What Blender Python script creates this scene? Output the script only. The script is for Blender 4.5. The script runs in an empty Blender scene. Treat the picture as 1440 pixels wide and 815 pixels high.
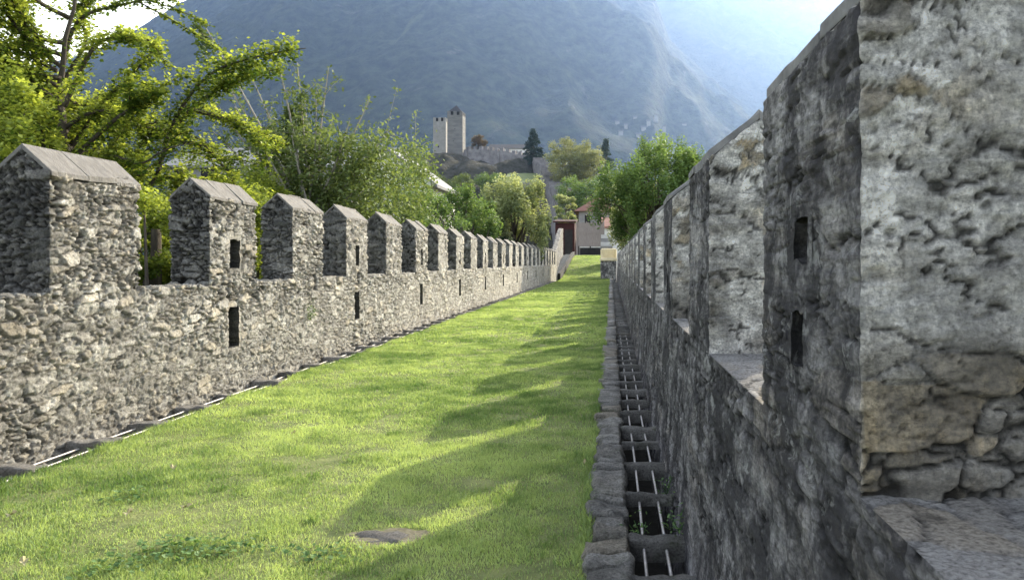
import bpy, math
import numpy as np
from mathutils import Vector

C = bpy.context.scene.collection
RNG = np.random.default_rng(7)
R = math.radians
EYE = 1.6
F = 1080.0


def P(px, py, d):
    """point seen in the direction of (px, py) at distance d along the wall walk"""
    return np.array([(px - 860.0) / F * d, d, EYE + (367.0 - py) / F * d])


# ------------------------------------------------------------------ noise
def h3(ix, iy, iz, s):
    with np.errstate(over='ignore'):
        h = (ix.astype(np.int64).astype(np.uint32) * np.uint32(374761393)
             + iy.astype(np.int64).astype(np.uint32) * np.uint32(668265263)
             + iz.astype(np.int64).astype(np.uint32) * np.uint32(2147483647 & 0x7feb352d)
             + np.uint32((s * 974711 + 12345) & 0xffffffff))
        h = (h ^ (h >> np.uint32(15))) * np.uint32(2246822519)
        h = (h ^ (h >> np.uint32(13))) * np.uint32(3266489917)
        h = h ^ (h >> np.uint32(16))
    return h.astype(np.float64) / 4294967296.0


def vnoise(p, s=0):
    f = np.floor(p)
    t = p - f
    t = t * t * (3 - 2 * t)
    out = np.zeros(len(p))
    for a in (0, 1):
        wa = t[:, 0] if a else 1 - t[:, 0]
        for b in (0, 1):
            wb = t[:, 1] if b else 1 - t[:, 1]
            for c in (0, 1):
                wc = t[:, 2] if c else 1 - t[:, 2]
                out += wa * wb * wc * h3(f[:, 0] + a, f[:, 1] + b, f[:, 2] + c, s)
    return out * 2 - 1


def fbm(p, scale, octv=4, s=0, gain=0.5):
    q = p * scale
    a, tot, out = 1.0, 0.0, np.zeros(len(p))
    for o in range(octv):
        out += a * vnoise(q + 17.3 * o, s + o)
        tot += a
        a *= gain
        q = q * 2.03
    return out / tot


def smooth(a, b, x):
    t = np.clip((x - a) / (b - a), 0, 1)
    return t * t * (3 - 2 * t)


def vor(p, size, seed, jit=0.8, k=3.0, sv=0.35):
    """blocky cells: nearest and second distance, two hashes of the cell"""
    n = len(p)
    F1 = np.empty(n); F2 = np.empty(n); ID = np.empty(n); ID2 = np.empty(n); TL = np.empty(n)
    size = np.array(size)
    for a in range(0, n, 150000):
        q = p[a:a + 150000] / size
        row = np.floor(q[:, 2])
        q = q.copy()
        f = np.floor(q)
        m = len(q)
        f1 = np.full(m, 9.0); f2 = np.full(m, 9.0); i1 = np.zeros(m); i2 = np.zeros(m); tl = np.zeros(m)
        for dx in (-1, 0, 1):
            for dy in (-1, 0, 1):
                for dz in (-1, 0, 1):
                    cx, cy, cz = f[:, 0] + dx, f[:, 1] + dy, f[:, 2] + dz
                    r1 = h3(cx, cy, cz, seed); r2 = h3(cx, cy, cz, seed + 1); r3 = h3(cx, cy, cz, seed + 2)
                    w = (h3(cx, cy, cz, seed + 3) - 0.5) * sv
                    ex = cx + .5 + jit * (r1 - .5) - q[:, 0]
                    ey = cy + .5 + jit * (r2 - .5) - q[:, 1]
                    ez = cz + .5 + jit * .8 * (r3 - .5) - q[:, 2]
                    # sheared metric: every stone gets its own skew outline
                    sk = (r1 + r3 - 1) * .5
                    d = (np.abs(ex + sk * ez) ** k + np.abs(ey - sk * ez) ** k + np.abs(ez + (r2 - .5) * .5 * (ey + ex)) ** k) ** (1 / k) + w
                    tn = (r1 - .5) * ey + (r2 - .5) * ex + (r3 - .5) * 2 * ez
                    new = d < f1
                    f2 = np.where(new, f1, np.minimum(f2, d))
                    i1 = np.where(new, r1, i1); i2 = np.where(new, r3, i2); tl = np.where(new, tn, tl)
                    f1 = np.where(new, d, f1)
        F1[a:a + m] = f1; F2[a:a + m] = f2; ID[a:a + m] = i1; ID2[a:a + m] = i2; TL[a:a + m] = tl
    return F1, F2, ID, ID2, TL


# ------------------------------------------------------------------ mesh helpers
def mesh(name, V, faces, mats, parent=None, col=None, mi=None, smooth_shade=True):
    """faces: (n,4) or (n,3) array, or list of lists; V in world coordinates"""
    me = bpy.data.meshes.new(name)
    V = np.asarray(V, dtype=np.float64)
    off = np.zeros(3)
    if parent is not None:
        off = np.array(world_of(parent))
    if isinstance(faces, np.ndarray):
        n, k = faces.shape
        me.vertices.add(len(V))
        me.vertices.foreach_set('co', (V - off).astype(np.float32).ravel())
        me.loops.add(n * k)
        me.loops.foreach_set('vertex_index', faces.astype(np.int32).ravel())
        me.polygons.add(n)
        me.polygons.foreach_set('loop_start', np.arange(0, n * k, k, dtype=np.int32))
        me.polygons.foreach_set('loop_total', np.full(n, k, dtype=np.int32))
        me.update(calc_edges=True)
    else:
        me.from_pydata((V - off).tolist(), [], faces)
        me.update()
    for m in (mats if isinstance(mats, (list, tuple)) else [mats]):
        me.materials.append(m)
    npoly = len(me.polygons)
    if mi is not None:
        me.polygons.foreach_set('material_index', np.asarray(mi, dtype=np.int32))
    me.polygons.foreach_set('use_smooth', np.full(npoly, bool(smooth_shade)))
    if col is not None:
        at = me.color_attributes.new('col', 'FLOAT_COLOR', 'POINT')
        c4 = np.ones((len(V), 4), dtype=np.float32)
        c4[:, :col.shape[1]] = col
        if col.shape[1] == 3: c4[:, 3] = .6
        at.data.foreach_set('color', c4.ravel())
    o = bpy.data.objects.new(name, me)
    C.objects.link(o)
    if parent is not None:
        o.parent = parent
    return o


def world_of(o):
    v = Vector(o.location)
    while o.parent:
        o = o.parent
        v = v + Vector(o.location)
    return v


def thing(name, label, cat, loc=(0, 0, 0), group=None):
    o = bpy.data.objects.new(name, None)
    C.objects.link(o)
    o.location = tuple(float(c) for c in loc)
    tag(o, label, cat, group)
    return o


def tag(o, label=None, cat=None, group=None, kind=None):
    if label: o['label'] = label
    if cat: o['category'] = cat
    if group: o['group'] = group
    if kind: o['kind'] = kind
    return o


def grid_faces(nu, nv, base=0, flip=False):
    i = np.arange(nu * nv).reshape(nu, nv) + base
    q = np.stack([i[:-1, :-1], i[1:, :-1], i[1:, 1:], i[:-1, 1:]], -1).reshape(-1, 4)
    return q[:, ::-1] if flip else q


def patches(lst):
    """lst of (grid (nu,nv,3), normal, material index): welded surface"""
    Vs, Fs, Ns, Ms, base = [], [], [], [], 0
    for G, nrm, mi in lst:
        nu, nv = G.shape[:2]
        nrm = np.array(nrm, float)
        e = np.cross(G[1, 0] - G[0, 0], G[0, 1] - G[0, 0])
        Fs.append(grid_faces(nu, nv, base, flip=np.dot(e, nrm) < 0))
        Vs.append(G.reshape(-1, 3)); Ns.append(np.tile(nrm, (nu * nv, 1)))
        Ms.append(np.full((nu - 1) * (nv - 1), mi)); base += nu * nv
    V = np.concatenate(Vs); N = np.concatenate(Ns); Fc = np.concatenate(Fs); M = np.concatenate(Ms)
    key = np.round(V * 20000).astype(np.int64)
    _, idx, inv = np.unique(key, axis=0, return_index=True, return_inverse=True)
    inv = inv.ravel()
    V2 = V[idx]
    N2 = np.zeros_like(V2)
    np.add.at(N2, inv, N)
    N2 /= np.maximum(np.linalg.norm(N2, axis=1, keepdims=True), 1e-6)
    return V2, inv[Fc], N2, M


def G3(us, vs, fn):
    U, V = np.meshgrid(us, vs, indexing='ij')
    return np.stack(fn(U, V), -1)


class MB:
    """collects boxes, tubes and prisms into one mesh"""
    def __init__(self):
        self.v = []; self.f = []
    def add(self, V, Fc):
        b = len(self.v)
        self.v += [tuple(map(float, p)) for p in V]
        self.f += [[i + b for i in q] for q in Fc]
    def box(self, x0, x1, y0, y1, z0, z1):
        V = [(x0, y0, z0), (x1, y0, z0), (x1, y1, z0), (x0, y1, z0), (x0, y0, z1), (x1, y0, z1), (x1, y1, z1), (x0, y1, z1)]
        self.add(V, [(0, 3, 2, 1), (4, 5, 6, 7), (0, 1, 5, 4), (1, 2, 6, 5), (2, 3, 7, 6), (3, 0, 4, 7)])
    def hexa(self, V):
        self.add(V, [(0, 3, 2, 1), (4, 5, 6, 7), (0, 1, 5, 4), (1, 2, 6, 5), (2, 3, 7, 6), (3, 0, 4, 7)])
    def tube(self, pts, rad, n=6):
        pts = np.asarray(pts, float)
        rad = np.broadcast_to(np.asarray(rad, float), (len(pts),))
        T = np.gradient(pts, axis=0)
        T /= np.maximum(np.linalg.norm(T, axis=1, keepdims=True), 1e-9)
        V = []
        for p, t, r in zip(pts, T, rad):
            ref = np.array([0, 0, 1.0]) if abs(t[2]) < .9 else np.array([1.0, 0, 0])
            a = np.cross(t, ref); a /= np.linalg.norm(a); b = np.cross(t, a)
            for k in range(n):
                w = 2 * math.pi * k / n
                V.append(p + r * (math.cos(w) * a + math.sin(w) * b))
        m = len(pts)
        Fc = [(i * n + k, i * n + (k + 1) % n, (i + 1) * n + (k + 1) % n, (i + 1) * n + k) for i in range(m - 1) for k in range(n)]
        Fc += [tuple(range(n))[::-1], tuple(range((m - 1) * n, m * n))]
        self.add(V, Fc)
    def build(self, name, mat, parent=None, smooth_shade=False):
        return mesh(name, np.array(self.v), self.f, mat, parent, smooth_shade=smooth_shade)


# ------------------------------------------------------------------ materials
class NT:
    def __init__(self, name):
        self.m = bpy.data.materials.new(name)
        self.m.use_nodes = True
        self.t = self.m.node_tree
        self.t.nodes.clear()
        self.out = self.t.nodes.new('ShaderNodeOutputMaterial')
    def n(self, typ, **kw):
        nd = self.t.nodes.new(typ)
        for k, v in kw.items():
            setattr(nd, k, v)
        return nd
    def l(self, a, b):
        self.t.links.new(a, b)
    def val(self, sock, v):
        if hasattr(v, 'is_linked') or hasattr(v, 'links'):
            self.l(v, sock)
        else:
            sock.default_value = v
    def pos(self):
        return self.n('ShaderNodeNewGeometry').outputs['Position']
    def mapped(self, vec, sc):
        m = self.n('ShaderNodeMapping'); self.l(vec, m.inputs['Vector']); m.inputs['Scale'].default_value = sc
        return m.outputs[0]
    def noise(self, vec, scale, detail=4, rough=.6, dist=0):
        nd = self.n('ShaderNodeTexNoise'); self.l(vec, nd.inputs['Vector'])
        nd.inputs['Scale'].default_value = scale; nd.inputs['Detail'].default_value = detail
        nd.inputs['Roughness'].default_value = rough; nd.inputs['Distortion'].default_value = dist
        return nd.outputs['Fac']
    def ramp(self, fac, stops):
        nd = self.n('ShaderNodeValToRGB'); self.l(fac, nd.inputs[0])
        el = nd.color_ramp.elements
        while len(el) < len(stops): el.new(.5)
        for e, (p, c) in zip(el, stops):
            e.position = p
            e.color = (c, c, c, 1) if isinstance(c, (int, float)) else (*c, 1)
        return nd.outputs[0]
    def mix(self, fac, a, b, typ='MIX'):
        nd = self.n('ShaderNodeMix', data_type='RGBA', blend_type=typ)
        self.val(nd.inputs[0], fac)
        for s, v in ((nd.inputs[6], a), (nd.inputs[7], b)):
            if isinstance(v, tuple): s.default_value = (*v, 1)
            else: self.l(v, s)
        return nd.outputs[2]
    def math(self, op, a, b=0.0, clamp=False):
        nd = self.n('ShaderNodeMath', operation=op, use_clamp=clamp)
        self.val(nd.inputs[0], a); self.val(nd.inputs[1], b)
        return nd.outputs[0]
    def attr(self):
        a = self.n('ShaderNodeAttribute', attribute_name='col')
        s = self.n('ShaderNodeSeparateColor'); self.l(a.outputs['Color'], s.inputs[0])
        return s.outputs[0], s.outputs[1], s.outputs[2]
    def bump(self, h, strength, dist, prev=None):
        b = self.n('ShaderNodeBump'); self.l(h, b.inputs['Height'])
        b.inputs['Strength'].default_value = strength; b.inputs['Distance'].default_value = dist
        if prev is not None: self.l(prev, b.inputs['Normal'])
        return b.outputs[0]
    def done(self, color, rough=.9, normal=None, spec=.25, metal=0.0):
        b = self.n('ShaderNodeBsdfPrincipled')
        if isinstance(color, tuple): b.inputs['Base Color'].default_value = (*color, 1)
        else: self.l(color, b.inputs['Base Color'])
        self.val(b.inputs['Roughness'], rough)
        b.inputs['Specular IOR Level'].default_value = spec
        b.inputs['Metallic'].default_value = metal
        if normal is not None: self.l(normal, b.inputs['Normal'])
        self.l(b.outputs[0], self.out.inputs[0])
        return self.m


def m_stone(name, dark, light, mortar, warm=(0.4, 0.33, 0.22), stain=0.0, stain_col=(.035, .035, .04), lichen=0.0, fine=1.0, moss=0.0, patch=0.0, along=1.0):
    t = NT(name)
    p = t.mapped(t.pos(), (1, along, 1))
    tone, mort, rnd = t.attr()
    n1 = t.noise(p, 9, 6, .65)
    n2 = t.noise(p, 55 * fine, 6, .7)
    n3 = t.noise(p, 2.2, 4, .6)
    f = t.math('ADD', t.math('MULTIPLY', tone, .75), t.math('MULTIPLY', t.math('SUBTRACT', n1, .5), 1.1), True)
    c = t.mix(f, dark, light)
    c = t.mix(t.ramp(rnd, [(.72, 0), (.95, .65)]), c, warm)
    c = t.mix(t.math('MULTIPLY', mort, t.ramp(n3, [(.3, 1.0), (.65, .55)])), c, mortar)
    c = t.mix(1.0, c, t.ramp(n2, [(.30, .34), (.48, 1.0), (.70, 1.6)]), 'MULTIPLY')
    c = t.mix(1.0, c, t.ramp(n3, [(.25, .7), (.7, 1.15)]), 'MULTIPLY')
    if patch:
        q = t.noise(t.mapped(p, (1, 1, 1.5)), 3.3, 7, .68, .5)
        c = t.mix(patch, c, t.mix(1.0, c, t.ramp(q, [(.34, .40), (.46, .90), (.60, 1.45)]), 'MULTIPLY'))
        q2 = t.noise(t.mapped(p, (1, 1, 2.5)), 13, 7, .72, .3)
        c = t.mix(patch, c, t.mix(1.0, c, t.ramp(q2, [(.33, .50), (.48, 1.0), (.66, 1.45)]), 'MULTIPLY'))
    if stain:
        s1 = t.noise(t.mapped(p, (3.0, 3.0, 1.3)), 1.5, 6, .7, .6)
        s2 = t.noise(t.mapped(p, (9.0, 9.0, 2.6)), 1.4, 6, .72, .4)
        sm = t.math('ADD', t.math('MULTIPLY', s1, .6), t.math('MULTIPLY', s2, .4))
        sf = t.ramp(sm, [(.43, 0.0), (.53, 1.0)])
        c = t.mix(t.math('MULTIPLY', sf, stain), c, stain_col)
    if lichen:
        l1 = t.noise(t.mapped(p, (1, 1, .6)), 15, 8, .75, .6)
        lf = t.ramp(l1, [(.55, 0.0), (.62, 1.0)])
        l2 = t.ramp(t.noise(p, 2.5, 3, .5), [(.42, 0), (.6, 1)])
        c = t.mix(t.math('MULTIPLY', t.math('MULTIPLY', lf, l2), lichen), c, (.50, .50, .49))
    if moss:
        m1 = t.ramp(t.noise(p, 6, 5, .7), [(.55, 0.0), (.68, 1.0)])
        c = t.mix(t.math('MULTIPLY', m1, moss), c, (.06, .08, .03))
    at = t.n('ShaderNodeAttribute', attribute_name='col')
    c = t.mix(1.0, c, t.ramp(at.outputs['Alpha'], [(.0, .15), (.30, .62), (.52, 1.0), (1.0, 1.25)]), 'MULTIPLY')  # cavities darker, high spots lighter: crevice shade in the colour, plus dark joints
    nb = t.bump(t.noise(t.mapped(p, (1, 1, 1.7)), 24 * fine, 9, .8), 1.0, .045)
    nb = t.bump(t.noise(p, 110 * fine, 6, .78), 1.0, .012, nb)
    return t.done(c, .92, nb, .2)


def m_noise(name, a, b, scale=4, rough=.85, bump=.3, bscale=40, dist=.01, spec=.25, stretch=(1, 1, 1), metal=0.0):
    t = NT(name)
    p = t.mapped(t.pos(), stretch)
    c = t.mix(t.ramp(t.noise(p, scale, 6, .65), [(.3, 0.0), (.7, 1.0)]), a, b)
    return t.done(c, rough, t.bump(t.noise(p, bscale, 5, .65), bump, dist), spec, metal)


def m_leaf(name, dark, light, trans=.5, tint=(1.15, 1.1, .6)):
    t = NT(name)
    tone, sh, rnd = t.attr()
    c = t.mix(tone, dark, light)
    d = t.n('ShaderNodeBsdfPrincipled')
    t.l(c, d.inputs['Base Color']); d.inputs['Roughness'].default_value = .55
    d.inputs['Specular IOR Level'].default_value = .25
    tr = t.n('ShaderNodeBsdfTranslucent')
    t.l(t.mix(1.0, c, tint, 'MULTIPLY'), tr.inputs['Color'])
    mx = t.n('ShaderNodeMixShader'); mx.inputs[0].default_value = trans
    t.l(d.outputs[0], mx.inputs[1]); t.l(tr.outputs[0], mx.inputs[2]); t.l(mx.outputs[0], t.out.inputs[0])
    return t.m


M = {}
M['left'] = m_stone('sunlit rubble', (.225, .215, .19), (.66, .635, .57), (.37, .35, .31), warm=(.44, .38, .28), stain=.3, stain_col=(.20, .185, .16), patch=.35)
M['left_end'] = m_stone('shaded grey rubble', (.12, .118, .11), (.38, .365, .335), (.13, .125, .115), warm=(.28, .26, .22), stain=.5, stain_col=(.07, .07, .07))  # merlon ends' shade put into the colour; real grey on the climbing wall
M['right'] = m_stone('dark stained masonry', (.19, .183, .185), (.56, .54, .535), (.36, .35, .35), warm=(.38, .33, .27), stain=.9, stain_col=(.06, .058, .064), lichen=1.0, fine=1.3, patch=1.0, along=.42)
M['right_end'] = m_stone('grey masonry', (.16, .145, .115), (.58, .54, .47), (.84, .82, .775), warm=(.46, .36, .21), stain=.5, stain_col=(.20, .195, .185), lichen=.5, fine=1.6, patch=1.0)  # ends paler: light on them put into the colour, besides less staining
M['sill'] = m_stone('pale sill stone', (.25, .245, .235), (.5, .49, .47), (.3, .29, .28), lichen=.7, fine=1.5)
M['coping'] = m_noise('coping slate', (.11, .104, .095), (.22, .208, .19), 7, .85, .9, 30, .02, stretch=(1, 2, 1))
M['coping_dark'] = m_noise('dark coping', (.10, .10, .10), (.24, .235, .23), 6, .85, .6, 40, .01)
M['kerb'] = m_stone('kerb stone', (.19, .185, .17), (.46, .445, .41), (.2, .2, .18), warm=(.30, .265, .20), moss=.4, fine=1.2, patch=.4, stain=.12)
M['cross'] = m_stone('cross stone', (.14, .136, .125), (.30, .29, .27), (.14, .14, .12), moss=.45, fine=1.3)
M['cross_left'] = m_stone('pale cross stone', (.16, .155, .14), (.36, .34, .31), (.15, .14, .12), fine=1.0)
M['bar'] = m_noise('galvanised bar', (.22, .20, .18), (.46, .45, .44), 30, .5, .2, 80, .002, spec=.4, metal=.3)
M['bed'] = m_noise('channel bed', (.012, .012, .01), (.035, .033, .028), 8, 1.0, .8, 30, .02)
M['soil'] = m_noise('lawn soil', (.09, .12, .04), (.22, .24, .09), 5, 1.0, .8, 45, .02)
M['blade'] = m_leaf('grass blade', (.125, .215, .075), (.47, .585, .265), .5)
M['clover'] = m_leaf('clover leaf', (.07, .14, .05), (.18, .30, .10), .4)
M['ginkgo'] = m_leaf('yellow green leaf', (.065, .115, .02), (.46, .53, .11), .52)
M['olive'] = m_leaf('dusty green leaf', (.07, .11, .04), (.22, .28, .11), .45)
M['hedge'] = m_leaf('hedge leaf', (.08, .13, .025), (.30, .36, .08), .5)
M['green'] = m_leaf('green leaf', (.055, .11, .04), (.22, .32, .11), .45)
M['pale'] = m_leaf('pale green leaf', (.13, .18, .09), (.46, .50, .30), .5)  # tones lightened: distance haze and glare put into the leaf colour
M['yellow'] = m_leaf('yellowing leaf', (.15, .17, .08), (.36, .38, .20), .4)
M['conifer'] = m_leaf('conifer needle', (.012, .03, .022), (.04, .07, .05), .15)
M['bluegreen'] = m_leaf('blue green needle', (.03, .055, .05), (.08, .115, .095), .2)
M['russet'] = m_leaf('russet leaf', (.10, .08, .05), (.22, .16, .11), .3)
M['bark'] = m_noise('bark', (.04, .035, .028), (.12, .10, .08), 8, .95, .8, 40, .02, stretch=(3, 3, .6))
M['paleb'] = m_noise('pale bark', (.18, .165, .14), (.34, .32, .28), 8, .9, .5, 40, .01, stretch=(3, 3, .6))
M['tower_pale'] = m_noise('pale tower stone', (.22, .213, .20), (.31, .30, .285), .8, .9, .4, 3, .1)
M['tower_grey'] = m_noise('grey tower stone', (.11, .107, .103), (.20, .193, .183), .6, .9, .4, 3, .1, stretch=(.5, .5, 2))
M['castle'] = m_noise('castle stone', (.10, .095, .10), (.26, .245, .245), .5, .95, .8, 1.5, .3)
M['slate'] = m_noise('slate roof', (.03, .03, .035), (.055, .055, .06), 2, .8, .3, 10, .02)
M['white'] = m_noise('white render', (.62, .60, .57), (.75, .73, .70), 1.2, .9, .2, 20, .01)
M['metalroof'] = m_noise('pale metal roof', (.13, .13, .13), (.20, .198, .195), .7, .5, .2, 6, .01, stretch=(4, .3, 1))
M['dark'] = m_noise('dark opening and shade', (.015, .015, .016), (.03, .03, .03), 3, .8, .1, 10, .01)
M['tile'] = m_noise('red clay tile', (.15, .075, .06), (.25, .13, .105), 3, .9, .6, 8, .05)
M['redwall'] = m_noise('dark red render', (.030, .012, .012), (.05, .018, .018), 1.5, .9, .2, 10, .01)
M['timber'] = m_noise('weathered timber', (.17, .145, .13), (.28, .245, .225), 3, .9, .4, 20, .01, stretch=(6, 6, .6))
M['concrete'] = m_noise('pale concrete', (.42, .41, .39), (.58, .57, .54), 2, .9, .3, 20, .01)
M['greywall'] = m_noise('grey render', (.17, .17, .17), (.26, .255, .25), 1.5, .9, .3, 10, .02)
M['tan'] = m_noise('tan stone', (.6, .5, .32), (.8, .70, .48), 2.5, .9, .5, 15, .02)  # tan lightened: missing sunlight on the pier cap put into the colour
M['leaf_dry'] = m_noise('dry leaf', (.34, .29, .14), (.50, .46, .28), 30, .8, .2, 100, .002)
M['rockslab'] = m_stone('slab rock', (.12, .115, .105), (.36, .345, .32), (.12, .11, .09), fine=1.6, lichen=.4)
M['wallred'] = m_noise('house roof brown', (.22, .12, .09), (.32, .18, .14), 1, .9, .3, 5, .05)

XRI, XRO = .50, 1.02
ZRS, ZRE, ZRR = 1.125, 2.12, 2.33
EX = {'left': ((.20, .21, .082), 11), 'right': ((.24, .27, .12), 31)}


def stone_fields(V, side, detail=True):
    size, seed = EX[side]
    V0 = V
    if side == 'right':
        V = V * np.array([1, .5, 1])
    w = np.stack([fbm(V, 1.6, 2, seed + 50), fbm(V, 1.6, 2, seed + 60), fbm(V, 1.6, 2, seed + 70)], -1)
    wj = np.stack([fbm(V, 11, 3, seed + 80), fbm(V, 11, 3, seed + 81), fbm(V, 11, 3, seed + 82)], -1)
    Q = V + w * np.array([.06, .06, .05]) + wj * np.array([.035, .035, .02])
    f1, f2, i1, i2, tl = vor(Q, size, seed, jit=.95, k=3.0, sv=.5)
    g1, g2, j1, j2, tm = vor(Q, np.array(size) * np.array([.46, .46, .5]), seed + 20, jit=.95, k=2.6, sv=.4)
    sub = h3((i1 * 9999).astype(int), (i2 * 9999).astype(int), np.zeros(len(V)), seed) < .55
    e = np.where(sub, np.minimum(f2 - f1, (g2 - g1) * .5), f2 - f1)
    i1 = np.where(sub, j1, i1); i2 = np.where(sub, j2, i2); tl = np.where(sub, tm * .5, tl)
    if side == 'left':
        m = smooth(.0, .09, e)
        low = smooth(1.3, .6, V[:, 2])
        flush = np.clip(smooth(-.3, .25, fbm(V, 1.1, 3, seed + 90) + .3 * low) * (.5 + .5 * low), 0, 1)
        amp = .046 - .026 * flush
        big = fbm(V, 10, 4, seed + 5, .6); fin = fbm(V, 28, 3, seed + 6, .6)
        h = amp * (m - .65) + (i2 - .5) * .030 * m * (1 - .5 * flush) + tl * .032 * m * (1 - .5 * flush) + big * .012 + fin * .020
        hole = smooth(.30, .52, fbm(V, 6, 3, seed + 66)) * (1 - .6 * low)
        h -= hole * .03
        mort = np.clip((1 - m) * (.45 + .55 * (1 - flush)) + flush * .6 * smooth(-.2, .3, fbm(V, 4.5, 4, seed + 97)), 0, 1)
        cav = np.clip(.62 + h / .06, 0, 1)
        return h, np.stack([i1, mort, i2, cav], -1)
    m = smooth(.0, .065, e)
    course = smooth(1.52, 1.38, V[:, 2] + fbm(V, 2.5, 2, seed + 61) * .12)
    inner = (V[:, 0] < XRI + .005) * 1.0
    top = (np.abs(V[:, 2] - ZRS) < 1e-3) * (1 - inner)
    expo = np.maximum((i2 > .55) * 1.0, course) * smooth(.35, -.2, fbm(V, 1.7, 3, seed + 91)) * (1 - .6 * top) * (1 - .55 * inner)
    strat = fbm(V * np.array([1, 1, 5.0]), 6, 5, seed + 12, .6)
    rough = fbm(V, 24, 5, seed + 15, .75) * (1 - .55 * expo * m)
    h = expo * (.016 * (m - .55) + tl * .022 * m) + (i1 - .5) * .012 * m * expo + fbm(V, 3, 3, seed + 5, .6) * .012 + strat * .008 + rough * (.0125 - .004 * inner)
    crack = (1 - smooth(.0, .035, np.abs(fbm(V * np.array([1, 1, 2.6]), 2.2, 5, seed + 8, .6)))) * (1 - .6 * expo)
    h -= crack * .010
    pit = smooth(.25, .45, fbm(V * np.array([1, 1, 2.2]), 11, 4, seed + 9))
    h -= pit * .007
    h *= 1 - .35 * top
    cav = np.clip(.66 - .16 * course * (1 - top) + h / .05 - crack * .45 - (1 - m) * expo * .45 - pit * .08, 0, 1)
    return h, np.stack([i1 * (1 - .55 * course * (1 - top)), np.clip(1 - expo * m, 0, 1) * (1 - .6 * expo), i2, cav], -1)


def displaced(name, lst, side, mats, parent, fix=None, holes=(), hole_n=None, amp=1.0, bottom=None):
    V, Fc, N, MI = patches(lst)
    if fix is not None:
        N = fix(V, N)
    h, col = stone_fields(V, side)
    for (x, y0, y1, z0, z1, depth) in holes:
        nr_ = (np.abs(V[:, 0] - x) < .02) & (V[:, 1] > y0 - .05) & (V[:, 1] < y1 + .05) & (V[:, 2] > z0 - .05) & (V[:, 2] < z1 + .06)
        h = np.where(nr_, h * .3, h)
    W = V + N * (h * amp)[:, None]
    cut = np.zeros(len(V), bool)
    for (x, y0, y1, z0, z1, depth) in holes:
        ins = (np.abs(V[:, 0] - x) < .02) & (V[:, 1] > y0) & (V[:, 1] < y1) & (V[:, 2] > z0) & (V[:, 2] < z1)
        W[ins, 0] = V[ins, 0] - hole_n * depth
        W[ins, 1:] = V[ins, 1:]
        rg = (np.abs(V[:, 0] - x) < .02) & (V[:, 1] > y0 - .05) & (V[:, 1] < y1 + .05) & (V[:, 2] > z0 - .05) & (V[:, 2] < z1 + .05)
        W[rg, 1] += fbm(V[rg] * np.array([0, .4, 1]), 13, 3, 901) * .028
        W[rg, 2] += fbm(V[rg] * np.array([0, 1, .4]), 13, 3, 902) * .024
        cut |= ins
    flat = None
    if cut.any():
        k = ~cut[Fc].all(1)
        Fc, MI = Fc[k], MI[k]
        flat = cut[Fc].any(1)
        col[cut, 3] = 0.0; col[cut, 0] = 0.0  # jamb and rim vertices darkened: shade of the opening put into the colour
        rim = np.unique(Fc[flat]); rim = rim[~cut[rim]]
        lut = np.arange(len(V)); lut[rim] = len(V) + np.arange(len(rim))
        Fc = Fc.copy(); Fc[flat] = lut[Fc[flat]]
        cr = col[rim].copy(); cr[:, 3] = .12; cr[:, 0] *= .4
        V = np.concatenate([V, V[rim]]); W = np.concatenate([W, W[rim]]); N = np.concatenate([N, N[rim]]); col = np.concatenate([col, cr])
    if bottom is not None:
        lo = (V[:, 2] < bottom + 1e-4) & (np.abs(N[:, 1]) > .9)
        W[lo, 2] -= .09
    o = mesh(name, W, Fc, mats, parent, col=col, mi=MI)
    if flat is not None:
        o.data.polygons.foreach_set('use_smooth', ~flat)
    return o


def coping(y0, y1, xi, xo, ze, zr, parent, mat, seed, nslab=3, over=.018):
    """pitched coping slabs over a merlon, one mesh"""
    r = np.random.default_rng(seed)
    mb = MB()
    xm = (xi + xo) / 2
    cuts = np.linspace(y0 - over, y1 + over, nslab + 1)
    cuts[1:-1] += r.uniform(-.08, .08, nslab - 1)
    th = .03
    for s, xe in ((1, xi), (-1, xo)):
        sg = 1 if xe > xm else -1
        for a, b in zip(cuts[:-1], cuts[1:]):
            j = r.uniform(-.013, .013, 6)
            ex = xe + sg * (over + j[0])
            ez = ze - (zr - ze) / abs(xm - xe) * over * .9
            g = .0015
            top = .012 + j[1]
            V = [(ex, a + g, ez + j[2]), (ex, b - g, ez + j[3]), (xm, b - g, zr), (xm, a + g, zr),
                 (ex, a + g, ez + th + j[2] + top), (ex, b - g, ez + th + j[3] + top), (xm - sg * .002, b - g, zr + th + j[4] + top), (xm - sg * .002, a + g, zr + th + j[4] + top)]
            if sg < 0:
                V = [V[i] for i in (1, 0, 3, 2, 5, 4, 7, 6)]
            mb.hexa(V)
    o = mb.build('coping', mat, parent)
    bv = o.modifiers.new('edge', 'BEVEL'); bv.width = .006; bv.segments = 2
    return o


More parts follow.
